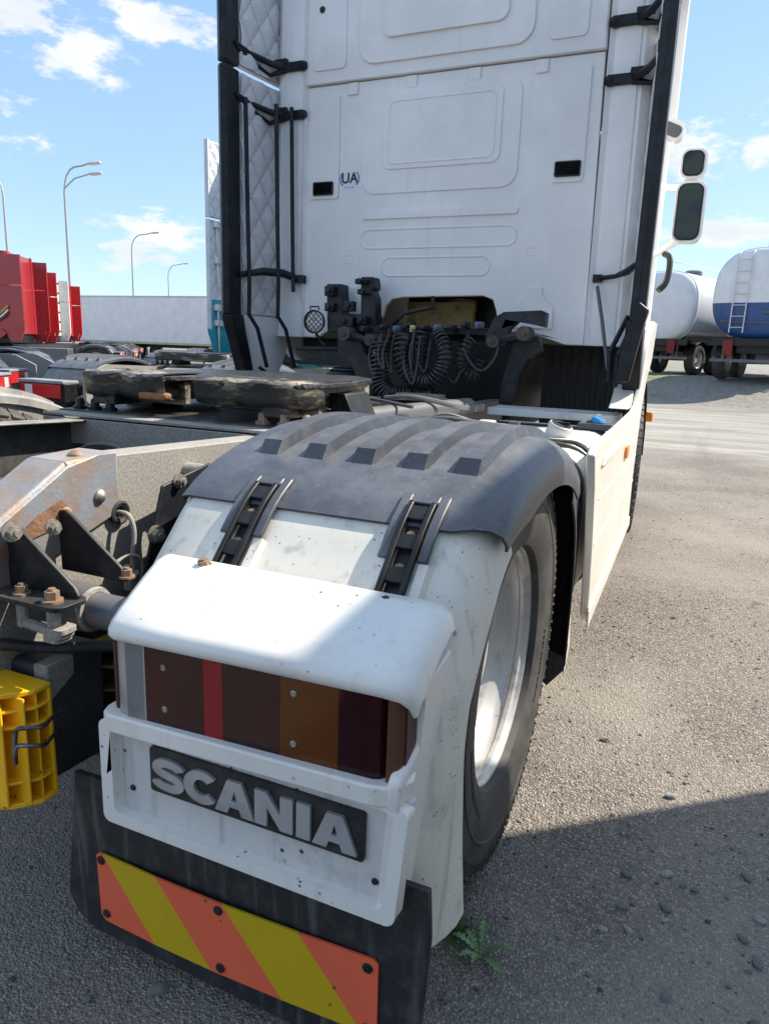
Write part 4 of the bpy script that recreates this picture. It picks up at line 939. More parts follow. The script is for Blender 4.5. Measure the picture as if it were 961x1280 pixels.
# rear wall with engine cut-out
bot = [(-.905, 1.30), (-.80, 1.30), (-.74, 1.335), (-.66, 1.365), (-.40, 1.385), (-.34, 1.44), (-.325, 1.50), (-.28, 1.545), (-.20, 1.555), (.30, 1.565), (.36, 1.545), (.385, 1.48), (.40, 1.40), (.46, 1.365), (.62, 1.355), (.70, 1.33), (.80, 1.30), (.90, 1.30)]
m = MB(); m.prism(bot+[(.875, 2.785), (-.89, 2.785)], XZ, WY, WY+.03); RW = m.build('rear_wall', cabwhite, T, bevel=.006)
m = MB(); m.prism([(-.895, 2.79), (.88, 2.79), (.86, 3.84), (-.87, 3.84)], XZ, WY-.022, WY+.03); RU = m.build('upper_rear_wall', cabwhite, T, bevel=.008)
def emb(u0, v0, u1, v1, r, h, par, wid=.010, plate=False, y=WY, poly=None):
    """pressed outline: a raised rim (or plate) standing proud of the sheet metal"""
    a, b = W(u0, v1), W(u1, v0); P = rrect(a.x, b.x, a.z, b.z, r, 7) if poly is None else poly
    m = MB()
    if plate: m.prism(P, XZ, y-h, y-.0005); return m.build('pressed_panel', cabwhite, par, smooth=60, bevel=h*.95, seg=4)
    pts = [Vector((p[0], y+.0015, p[1])) for p in P]; m.tube(pts, wid*.5, 8, True); return m.build('pressed_rim', cabwhite, par, smooth=60)
# measured pressings of the rear wall
def embc(x0, x1, z0, z1, r, h, par=None, plate=True, y=WY, wid=.012):
    P = rrect(x0, x1, z0, z1, r, 7); m = MB(); par = par or RW
    if plate: m.prism(P, XZ, y-h, y-.0005); return m.build('pressed_panel', cabwhite, par, smooth=60, bevel=h*.95, seg=4)
    m.tube([Vector((p[0], y+.002, p[1])) for p in P], wid*.5, 8, True); return m.build('pressed_rim', cabwhite, par, smooth=60)
def pr(bl, tr, r, h, par=RW, plate=True, y=WY, wid=.014):
    a, b = at(*bl, 'y', y), at(*tr, 'y', y); return embc(a.x, b.x, a.z, b.z, r, h, par, plate, y, wid)
pr((452, 244), (655, 92), .09, .008); pr((478, 213), (631, 103), .05, .016); pr((485, 205), (621, 112), .04, .008, y=WY-.015, plate=False)
pr((387, 250), (426, 118), .02, .010); pr((688, 229), (741, 80), .02, .010)
pr((451, 275), (648, 257), .03, .012); pr((451, 311), (646, 281), .05, .008, plate=False); pr((477, 345), (612, 320), .05, .008, plate=False)
pr((430, 329), (440, 319), .008, .008, plate=False, wid=.009); pr((656, 319), (668, 309), .008, .008, plate=False, wid=.009)
for x in (-.575, .60):
    m = MB(); m.prism([(x-.12, 1.385), (x+.12, 1.385), (x+.12, 1.50), (x+.05, 1.57), (x+.045, 1.615), (x-.045, 1.615), (x-.05, 1.57), (x-.12, 1.50)], XZ, WY-.012, WY-.0005); m.build('pressed_boss', cabwhite, RW, bevel=.010, seg=3)
for x in (at(442, 108, 'y', WY).x, at(515, 98, 'y', WY).x, at(594, 90, 'y', WY).x, at(678, 78, 'y', WY).x): 
    m = MB(); m.box(x-.035, x+.035, WY-.010, WY-.0005, 2.715, 2.783); m.build('roof_clip_pad', cabwhite, RW, bevel=.006)
embc(-.53, .50, 2.86, 3.7, .10, .014, RU, y=WY-.022); embc(-.38, .36, 2.98, 3.6, .06, .016, RU, y=WY-.036); embc(-.84, -.62, 2.86, 3.5, .03, .009, RU, y=WY-.022); embc(.58, .78, 2.86, 3.5, .03, .009, RU, y=WY-.022)
# hole in the upper wall
p = at(403, 12, 'y', WY-.034); m = MB(); m.lathe([(-.003, .0001), (-.003, .018), (0, .019)], (p.x, WY-.0325, p.z), 16, 'y'); m.build('round_plug', black, RU)
# vents
def vent(u, v, w=.14, h=.078):
    p = at(u, v, 'y', WY-.012); m = MB(); m.prism(rrect(p.x-w/2, p.x+w/2, p.z-h/2, p.z+h/2, .008), XZ, WY-.020, WY-.008, holes=[rrect(p.x-w/2+.007, p.x+w/2-.007, p.z-h/2+.007, p.z+h/2-.007, .004)]); V = m.build('vent', black, RW, bevel=.002)
    m = MB(); m.box(p.x-w/2+.005, p.x+w/2-.005, WY-.010, WY-.0085, p.z-h/2+.005, p.z+h/2-.005); m.build('vent_back', mat('vent_shadow_plastic', (.006, .006, .007), .6), V)
    R = Matrix.Rotation(radians(-35), 3, 'X')
    for k in range(6):
        m = MB(); m.obox((p.x, WY-.014, p.z-h/2+.012+k*(h-.022)/5), w-.012, .012, .002, R); m.build('slat', black, V)
vent(404, 236); vent(709, 211)
# sticker with the two letters
p = at(437, 225, 'y', WY-.001)
def text(body, size, x, z, y, mt, par, name, off=0.):
    cu = bpy.data.curves.new(name, 'FONT'); cu.body = body; cu.size = size; cu.extrude = .0004; cu.offset = off; cu.align_x = 'CENTER'; cu.align_y = 'CENTER'
    o = bpy.data.objects.new(name, cu); COL.objects.link(o); dg = bpy.context.evaluated_depsgraph_get(); me = bpy.data.meshes.new_from_object(o.evaluated_get(dg)); bpy.data.objects.remove(o)
    me.materials.clear(); me.materials.append(mt); o = bpy.data.objects.new(name, me); COL.objects.link(o); o.parent = par; o.location = (x, y, z); o.rotation_euler = (pi/2, 0, 0); return o
m = MB(); m.box(p.x-.068, p.x+.068, WY-.0015, WY-.0005, p.z-.055, p.z+.05); stk = m.build('sticker', mat('sticker_white', (.78, .79, .80), .4), RW)
text('UA', .082, p.x, p.z+.008, WY-.0022, blackprint, stk, 'sticker_lettering', .0022)
for s_ in (-1, 1):
    m = MB(); P = arcp(p.x+s_*.026, p.z+.006, .038*s_, .040, -62, 62, 10); m.prism(stroke(P, .009), XZ, WY-.0025, WY-.0016); m.build('sticker_bracket_mark', blueprint, stk, smooth=0)
m = MB(); m.box(p.x-.035, p.x+.01, WY-.0025, WY-.0016, p.z-.043, p.z-.040); m.prism(circ(p.x+.022, p.z-.041, .005), XZ, WY-.0025, WY-.0016); m.build('sticker_small_mark', blueprint, stk, smooth=0)
# dark interior under the cab: engine block, floor tunnel, front wheel guards
m = MB(); m.box(-.34, .40, WY+.42, WY+.46, 1.2, 1.62); m.build('engine_insulation_back', black, T)
m = MB(); a, b = at(508, 415, 'y', WY+.2), at(592, 378, 'y', WY+.2); gg = [[Vector((a.x+(b.x-a.x)*i/10, WY+.2+.03*noise.noise(Vector((i*.7, j*.7, 1))), a.z+(b.z-a.z)*j/6)) for i in range(11)] for j in range(7)]; m.sheet(gg, .05); m.build('yellow_insulation', foam, T, smooth=60)
m = MB(); m.box(-.45, .45, WY+.25, 4.5, .75, 1.32); m.box(-1.12, 1.12, WY+.35, 4.6, 1.22, 1.30); m.build('engine_block', black, T, bevel=.02)
for s in (-1, 1):
    m = MB(); m.lathe([(s*.60, .60), (s*1.17, .60)], (0, 3.69, .50), 40, 'x', a0=radians(0), a1=radians(180)); 
    for k in range(14):
        a = radians(90+k*7); R = Matrix.Rotation(a-pi/2, 3, 'X'); m.obox(Vector((s*.88, 3.69+.605*cos(a), .5+.605*sin(a))), .56, .012, .012, R)
    m.add([(s*.6, 3.69+.60*cos(radians(a)), .5+.60*sin(radians(a))) for a in range(0, 181, 12)], [tuple(range(16))]); m.build('front_wheel_guard', black, T)
    m = MB(); m.box(*sorted((s*.62, s*1.17)), WY+.32, WY+.36, .45, 1.30); 
    for k in range(9): m.cyl((s*(.66+k*.06), WY+.315, .5), (s*(.66+k*.06), WY+.315, 1.28), .012, n=6)
    if s > 0: m.build('corrugated_splash_panel', MATS['vent_shadow_plastic'], T)
# cab suspension legs
def legpoly(pts, y0, y1, name='cab_suspension_bracket', mt=darksteel):
    m = MB(); m.prism(pts, XZ, y0, y1); return m.build(name, mt, T, bevel=.008)
pp = lambda L_: [(at(u, v, 'y', 2.40).x, at(u, v, 'y', 2.40).z) for u, v in L_]
legpoly(pp([(421, 418), (447, 414), (456, 440), (468, 455), (466, 505), (447, 505), (444, 470), (436, 452), (421, 443)]), 2.40, 2.50)
legpoly(pp([(640, 425), (672, 420), (676, 440), (660, 448), (648, 470), (641, 505), (622, 505), (628, 468)]), 2.40, 2.50)
legpoly(pp([(612, 420), (622, 398), (634, 391), (680, 389), (686, 392), (684, 410), (668, 406), (650, 403), (640, 412), (636, 432), (620, 434), (611, 430)]), 2.32, 2.40)
legpoly(pp([(404, 354), (423, 354), (424, 392), (447, 392), (447, 345), (463, 345), (465, 360), (461, 362), (465, 372), (465, 392), (466, 395), (466, 415), (405, 415)]), 2.44, 2.54, 'valve_bracket')
for (u, v, w_, h_, y) in ((413, 364, .06, .06, 2.42), (413, 384, .06, .05, 2.42), (437, 383, .07, .06, 2.42), (452, 352, .07, .03, 2.41), (455, 365, .07, .03, 2.41), (432, 402, .12, .06, 2.40), (453, 400, .06, .05, 2.40), (456, 412, .05, .04, 2.38)):
    p = at(u, v, 'y', y); m = MB(); m.obox((p.x, y, p.z), w_, .05, h_); m.cyl((p.x, y-.03, p.z), (p.x, y-.045, p.z), .018, n=12); m.build('valve_block', darksteel, T, bevel=.006)
for (u, v, r) in ((430, 417, .042), (462, 425, .034), (654, 417, .040), (616, 427, .034)):
    p = at(u, v, 'y', 2.30); m = MB(); m.cyl((p.x, 2.29, p.z), (p.x, 2.40, p.z), r, n=22); m.cyl((p.x, 2.283, p.z), (p.x, 2.29, p.z), r*.45, n=6); m.build('pivot_bush', mat('worn_pivot_rubber', (.05, .045, .04), .6, col2=(.14, .10, .07), sc=20, amt=.7), T, bevel=.003)
a, b = at(432, 418, 'y', 2.33), at(462, 426, 'y', 2.33); m = MB(); m.tube([a, b], .022); a, b = at(654, 417, 'y', 2.33), at(616, 428, 'y', 2.33); m.tube([a, b], .024); m.build('pivot_link', darksteel, T)
a = at(395, 436, 'y', 2.48); b = at(440, 437, 'y', 2.48); m = MB(); m.tube([at(372, 436, 'y', 2.5), b], .014); m.build('cross_rod', darksteel, T)
# work lamp with wire grille
p = at(392, 402, 'y', 2.40); m = MB(); m.lathe([(.06, .02), (.03, .055), (0, .070), (-.018, .072), (-.020, .066), (-.012, .062)], (p.x, 2.42, p.z), 32, 'y'); WL = m.build('work_lamp', black, T)
m = MB(); m.lathe([(0, .0001), (-.006, .03), (.0, .062)], (p.x, 2.412, p.z), 28, 'y'); m.build('lamp_glass', mat('lamp_reflector_glass', (.62, .64, .66), .15, .3), WL)
m = MB()
for k in range(-2, 3):
    h = sqrt(max(0, .064**2-(k*.023)**2)); R = Matrix.Rotation(radians(45), 3, 'Y'); c = Vector((p.x, 2.398, p.z))
    for a_, b_ in ((Vector((k*.023, 0, -h)), Vector((k*.023, 0, h))), (Vector((-h, 0, k*.023)), Vector((h, 0, k*.023)))): m.tube([c + R @ a_, c + R @ b_], .0022, 6)
m.build('wire_grille', black, WL)
m = MB(); m.tube([(p.x-.03, 2.41, p.z+.07), (p.x-.03, 2.41, p.z+.09), (p.x+.03, 2.41, p.z+.09), (p.x+.03, 2.41, p.z+.07)], .005); m.build('lamp_handle', black, WL)
m = MB(); m.tube([(p.x, 2.43, p.z-.07), (p.x+.03, 2.45, p.z-.12), (p.x+.05, 2.45, p.z-.14)], .009); m.build('lamp_stand', black, WL)
# coiled air lines
def coil(path, R_, r, turns, name='coiled_air_line', mt=rubber):
    path = [Vector(q) for q in path]; S = spline(path, 30); n = turns*14; pts = []
    nrm = None
    for i in range(n+1):
        t = i/n*(len(S)-1); k = min(int(t), len(S)-2); p = S[k].lerp(S[k+1], t-k); d = (S[k+1]-S[k]).normalized()
        nrm = d.orthogonal().normalized() if nrm is None else (nrm-d*nrm.dot(d)).normalized(); b = d.cross(nrm); a = 2*pi*i/14
        pts.append(p+(nrm*cos(a)+b*sin(a))*R_)
    m = MB(); m.tube(pts, r, 6); return m.build(name, mt, T, smooth=60)
A = lambda u, v, y: tuple(at(u, v, 'y', y))
coilm = mat('black_coil_hose', (.018, .018, .02), .35, col2=(.04, .04, .042), sc=20, amt=.6, spec=.6)
coil([A(476, 428, 2.25), A(474, 455, 2.22), A(476, 480, 2.22), A(492, 494, 2.24), A(515, 492, 2.26)], .050, .0065, 22, mt=coilm)
coil([A(505, 418, 2.25), A(500, 445, 2.2), A(512, 470, 2.2), A(535, 478, 2.2), A(552, 462, 2.2), A(556, 438, 2.22), A(548, 418, 2.3)], .040, .006, 30, mt=coilm)
coil([A(526, 415, 2.35), A(520, 450, 2.3), A(528, 475, 2.28), A(545, 480, 2.3)], .055, .006, 16, mt=coilm)
coil([A(590, 425, 2.35), A(578, 440, 2.3), A(575, 458, 2.3), A(590, 470, 2.35), A(600, 452, 2.4)], .034, .0055, 16, mt=coilm)
coil([A(485, 498, 2.2), A(510, 497, 2.18), A(540, 493, 2.2)], .030, .006, 16, mt=coilm)
random.seed(21)
for k in range(11):
    u = 470+k*12+random.uniform(-4, 4); v = 418+random.uniform(-6, 10); dv = random.uniform(20, 62); du = random.uniform(-26, 34); yy = 2.2+random.uniform(-.05, .2)
    m = MB(); m.tube(spline([A(u, v, yy+.1), A(u-6, v+dv*.5, yy), A(u+du*.4, v+dv, yy-.03), A(u+du, v+dv*.6, yy), A(u+du+4, v-2, yy+.1)], 8), random.uniform(.006, .009), 8); m.build('hanging_hose', coilm, T, smooth=60)
m = MB(); m.box(-.38, .40, 2.42, 2.50, 1.335, 1.375); m.cyl(A(541, 370, 2.5), A(541, 388, 2.5), .012, n=8); m.tube([A(541, 384, 2.5), A(505, 392, 2.52), A(490, 408, 2.55)], .012); m.build('hose_carrier_bar', darksteel, T, bevel=.006)
for k in range(8):
    p = at(480+k*17, 408+random.uniform(-3, 5), 'y', 2.38); m = MB(); m.obox((p.x, 2.38, p.z), .045, .05, .035); m.cyl((p.x, 2.35, p.z), (p.x, 2.32, p.z-.01), .014, n=10); m.build('hose_coupling', [darksteel, mat('blue_grey_coupling', (.10, .14, .20), .5), black][k % 3], T, bevel=.004)
p = at(516, 411, 'y', 2.33); m = MB(); m.obox((p.x, 2.33, p.z), .03, .03, .04); m.build('yellow_connector', mat('pale_yellow_connector', (.55, .5, .12), .5), T, bevel=.004)
# black upright poles and lower brackets on the left; stay rod on the right
m = MB(); zt = 2.66; 
for x, y in ((-1.13, 2.30), (-1.02, 2.46), (-.96, 2.54)):
    pts = [(x, y, zt), (x+.01, y, 2.0), (x+.015, y+.005, 1.62)] + ([(x+.015, y, 1.42), (x+.05, y+.04, 1.34), (x+.08, y+.10, 1.10)] if x < -1.0 else [(x+.02, y, 1.58)])
    m.tube(pts, .013, 10)
m.tube([(-1.07, 2.34, 1.10), (-1.03, 2.38, 1.06), (-.96, 2.50, 1.055)], .012); m.build('upright_pole', trimblack, T, smooth=50)
m = MB(); m.tube([(-.93, WY-.03, 1.66), (-1.0, 2.50, 1.69), (-1.08, 2.40, 1.69), (-1.17, 2.28, 1.66)], [.022, .026, .024, .016]); m.obox((-.915, WY-.03, 1.66), .05, .05, .05); m.build('lower_bracket', trimblack, T, smooth=50)
m = MB(); m.tube([(-.985, WY-.02, 3.6), (-.985, WY-.02, 1.35)], .006); m.build('white_cable', cabwhite, T)
m = MB(); m.tube([(.945, WY-.03, 1.655), (1.05, 2.52, 1.66), (1.12, 2.40, 1.67), (1.18, 2.30, 1.70)], [.013, .013, .02, .014]); m.obox((.95, WY-.03, 1.655), .05, .04, .04); m.build('lower_bracket', trimblack, T, smooth=50)
m = MB(); m.tube([A(746, 358, 2.55), A(752, 400, 2.5), A(759, 462, 2.4)], .010); m.build('stay_rod', darkgrey, T)
m = MB()
for (u0, v0, u1, v1) in ((785, 395, 762, 440), (795, 395, 772, 445), (762, 440, 760, 478), (772, 445, 768, 484)): m.tube([A(u0, v0, 2.3), A(u1, v1, 2.26)], .013, 8)
m.build('deflector_foot_strut', trimblack, T)
m = MB(); m.prism([(at(u, v, 'y', 2.24).x, at(u, v, 'y', 2.24).z) for u, v in ((793, 372), (812, 388), (806, 405), (786, 478), (768, 478), (776, 440), (790, 405))], XZ, 2.18, 2.24); m.build('deflector_foot', trimblack, T, bevel=.01)
# door handle, side indicator, mirrors
m = MB(); m.tube(spline([(1.21, 3.55, 1.90), (1.25, 3.50, 1.86), (1.25, 3.42, 1.72), (1.21, 3.38, 1.66)], 5), .02); m.build('grab_handle', black, T)
def mirror(c, w, h, th, tilt, name='mirror'):
    c = Vector(c); R = Matrix.Rotation(radians(tilt), 3, 'Z'); m = MB()
    P = rrect(-w/2, w/2, -h/2, h/2, min(w, h)*.3, 6)
    m.prism(P, lambda a, b, d: c + R @ Vector((a, d, b)), 0, th); o = m.build(name, mat('mirror_case_white', (.74, .74, .74), .3, coat=.4), T, bevel=th*.35, seg=4)
    m = MB(); m.prism(rrect(-w/2+.012, w/2-.022, -h/2+.014, h/2-.014, min(w, h)*.26, 6), lambda a, b, d: c + R @ Vector((a, d, b)), -.010, .004); g = m.build('mirror_bezel', black, o, bevel=.003)
    m = MB(); m.prism(rrect(-w/2+.022, w/2-.032, -h/2+.024, h/2-.024, min(w, h)*.24, 6), lambda a, b, d: c + R @ Vector((a, d, b)), -.013, -.0101); m.build('mirror_glass', mirrorm, o)
    return o
MYR = 4.1
mirror(A(861, 265, MYR), .20, .40, .10, 5, 'main_mirror'); mirror(A(867, 204, MYR), .17, .19, .10, 5, 'wide_angle_mirror')
m = MB(); a = Vector(A(868, 236, MYR+.06)); b = Vector(A(816, 233, MYR+.25)); m.tube([a, b], .022); m.build('mirror_arm', mat('mirror_case_white', (.74, .74, .74), .3), T); m = MB(); a2 = Vector(A(848, 300, MYR+.06)); b2 = Vector(A(818, 318, MYR+.25)); m.tube([a2, b2], .024); m.build('mirror_arm', mat('mirror_case_white', (.74, .74, .74), .3), T)
m = MB(); c = Vector(A(838, 160, 4.6)); m.prism(rrect(-.10, .10, -.065, .065, .05, 6), lambda a, b, d: c + Matrix.Rotation(radians(25), 3, 'Y') @ Vector((a, d, b)), 0, .12); KM = m.build('kerb_mirror', mat('mirror_case_white', (.74, .74, .74), .3), T, bevel=.03, seg=3)
m = MB(); m.prism(rrect(-.085, .085, -.05, .035, .035, 6), lambda a, b, d: c + Matrix.Rotation(radians(25), 3, 'Y') @ Vector((a, d, b)), -.006, -.001); m.build('mirror_glass', glass, KM)
m = MB(); m.obox(A(811, 521, 4.0), .05, .05, .07); m.build('corner_indicator', orange, T, bevel=.01)

# ------------------------------------------------------------------ other tractors
def tractor(label, loc, rz, body, lower=None, gm=None, wm=None, group='tractor units parked in the yard', hascab=True, detail=False, lampside=None):
    t = thing('tractor_truck', label, 'truck', loc, rz, group)
    for s in (1, -1):
        guard(t, s, mb=gm, mw=wm or guardblack, detail=False)
        wheel(t, s*1.0, 0, s < 0, False)
        if hascab: wheel(t, s*1.0, 3.69, s < 0, False)
        m = MB(); m.box(*sorted((s*.66, s*1.27)), -.80, -.60, .80, .83); d = m.build('lamp_deck', mat('grey_lamp_deck', (.30, .31, .32), .5, col2=(.18, .18, .19), sc=6, amt=.6), t, bevel=.006)
        m = MB(); m.box(*sorted((s*.66, s*1.27)), -.78, -.62, .58, .80); m.build('lamp_box', black, t, bevel=.006)
        m = MB(); m.box(*sorted((s*.70, s*1.24)), -.795, -.78, .66, .79); L_ = m.build('tail_lamp', mat('red_lamp_lens', (.55, .02, .02), .2, coat=.4), t, bevel=.004)
        m = MB(); x0 = s*1.12 if lampside else s*.74; m.box(x0-.05, x0+.05, -.80, -.796, .67, .78); m.build('white_lens', mat('white_lamp_lens', (.7, .68, .66), .2), L_, bevel=.002)
        m = MB(); prof = rail_profile(s); m.prism(prof, YZ, s*.36, s*.40); m.build('frame_rail', steel, t)
    fifth_wheel(t, .28, False)
    m = MB(); m.box(-.47, .47, .27, .33, 1.04, 1.12); m.build('greased_ramp', grease, t, bevel=.01)
    m = MB(); m.box(-1.1, 1.1, .9, 2.4, .35, .88); m.build('tank_and_battery_boxes', darkgrey, t, bevel=.03)
    if hascab: cab(t, body, lower, detail=detail)
    return t
teal = mat('teal_paint', (.02, .33, .42), .4, col2=(.02, .25, .33), sc=4, amt=.4); tealtop = mat('dusty_white_cab_paint', (.66, .68, .70), .5, col2=(.45, .47, .48), sc=5, amt=.5)
red = mat('red_cab_paint', (.50, .024, .024), .38, col2=(.48, .02, .02), sc=4, amt=.5, coat=.3); darkred = mat('dark_red_cab_paint', (.33, .018, .022), .35, coat=.4)
offw = mat('cream_white_cab_paint', (.72, .72, .68), .45, col2=(.55, .55, .52), sc=4, amt=.4)
zsave = None
t1 = tractor('tractor unit with white upper cab and teal lower panel behind the white one', (-3.42, 4.30, 0), 0, tealtop, teal, detail=True, lampside=True)
t2 = tractor('second tractor unit of the row, half hidden beyond the teal cab', (-6.75, 9.4, 0), 0, offw, gm=guardblack)
t3 = tractor('third tractor unit of the row, only its mudguards showing beyond', (-10.1, 14.5, 0), 0, offw)
t4 = tractor('farthest tractor unit of the row in front of the white trailer', (-13.5, 19.8, 0), 0, offw)
# the row at the left, heading away
HD = Vector((-.87, -.5)); RZ = atan2(HD.y, HD.x)-pi/2
Rr = Matrix.Rotation(RZ, 3, 'Z')
def row2(corner, label, body, lower=None, **k):
    """place a truck so that the rear-left cab corner stands at 'corner'"""
    loc = Vector((corner[0], corner[1], 0)) - Rr @ Vector((-1.2, 2.2, 0)); return tractor(label, (loc.x, loc.y, 0), RZ, body, lower, **k)
def cn(u, v): p = at(u, v, 'z', CT-.1); return (p.x, p.y)
r1 = row2(cn(24, 318), 'dark red tractor cab with pale curved stripe at the left edge', darkred, lampside=True)
r2 = row2(cn(42, 333), 'bright red tractor cab next to the dark red one', red)
r3 = row2(cn(62, 345), 'white tractor cab with black brackets between the red cabs', offw, detail=True)
r4 = row2(cn(80, 353), 'farthest red tractor cab beside the long white trailer', red)
for k in range(6): m = MB(); m.box(.35, .85, WY-.12, WY-.02, 1.45+k*.42, 1.53+k*.42); m.build('black_bracket', trimblack, r3, bevel=.01)
m = MB(); m.box(-.75, -.15, WY-.15, WY, 1.35, 2.0); m.build('equipment_box', offw, r3, bevel=.03)
# curved stripes on the side of the nearest red cab
for k, (cm, w_) in enumerate(((mat('stripe_white', (.7, .68, .62), .4), .05), (mat('stripe_gold', (.45, .25, .05), .4), .07), (mat('stripe_navy', (.03, .03, .08), .4), .06))):
    m = MB(); P = spline([(3.9, 1.75), (3.4, 1.72), (2.95, 1.85), (2.65, 2.1)], 6); P = [(q[0], q[1] + (-.06, .07, -.13)[k]) for q in P]; m.prism(stroke(P, w_), YZ, -1.2355, -1.2265); m.build('side_stripe', cm, r1, smooth=0)
# a chassis standing close by on the left, its cab outside the picture
c1 = tractor('dark chassis rear with arched black mudguard at the left edge', (-7.6, 5.4, 0), RZ, darkred, hascab=False, group=None)
c2 = tractor('grey chassis rear with red and white lamp at the far left edge', (-5.75, 2.75, 0), RZ, darkred, hascab=False, lampside=True)
# the trailer whose shadow falls over the foreground, and the long white one far left
def trailer(label, x0, x1, y0, y1, along, zt=4.0, group=None):
    cx, cy = (x0+x1)/2, (y0+y1)/2; t = thing('semi_trailer', label, 'trailer', (cx, cy, 0)); a, b = (x1-x0)/2, (y1-y0)/2
    wm = mat('trailer_white_panel', (.78, .78, .78), .45, col2=(.72, .72, .72), sc=1.2, amt=.3); rl = mat('trailer_rail', (.50, .51, .52), .45, .4)
    m = MB(); m.box(-a, a, -b, b, 1.12, zt-.08); m.build('box_body', wm, t, bevel=.02)
    m = MB(); m.box(-a-.015, a+.015, -b-.015, b+.015, zt-.10, zt); m.build('top_rail', rl, t, bevel=.01)
    m = MB(); m.box(-a-.015, a+.015, -b-.015, b+.015, 1.0, 1.118); m.build('bottom_rail', mat('trailer_lower_rail', (.50, .47, .25), .5), t, bevel=.01)
    m = MB()
    if along == 'x': m.box(-a+.3, a-.3, -b+.8, -b+.95, .8, 1.0); m.box(-a+.3, a-.3, b-.95, b-.8, .8, 1.0)
    else: m.box(-a+.8, -a+.95, -b+.3, b-.3, .8, 1.0); m.box(a-.95, a-.8, -b+.3, b-.3, .8, 1.0)
    m.build('chassis_beam', darksteel, t)
    for k in range(3):
        for s in (-1, 1):
            if along == 'x': w = link('wheel', TYS, t, (-a+2+k*1.3, s*(b-.22), .505), (0, 0, s*pi/2)); link('rim', RIS, w)
            else: w = link('wheel', TYS, t, (s*(a-.22), -b+2+k*1.3, .505), (0, 0, 0 if s > 0 else pi)); link('rim', RIS, w)
    m = MB()
    for s in (-1, 1):
        if along == 'x': m.box(a-3, a-2.9, s*.7-.05, s*.7+.05, .02, 1.0)
        else: m.box(s*.7-.05, s*.7+.05, b-3, b-2.9, .02, 1.0)
    m.build('landing_leg', darksteel, t)
    return t
trailer('long white box trailer standing across the far side of the yard at left', -37.2, -23.6, 35, 37.5, 'x', 3.96)
trailer('white box trailer parked to the right, shading the foreground asphalt', 3.34, 5.88, -11.7, 1.86, 'y', 3.98)

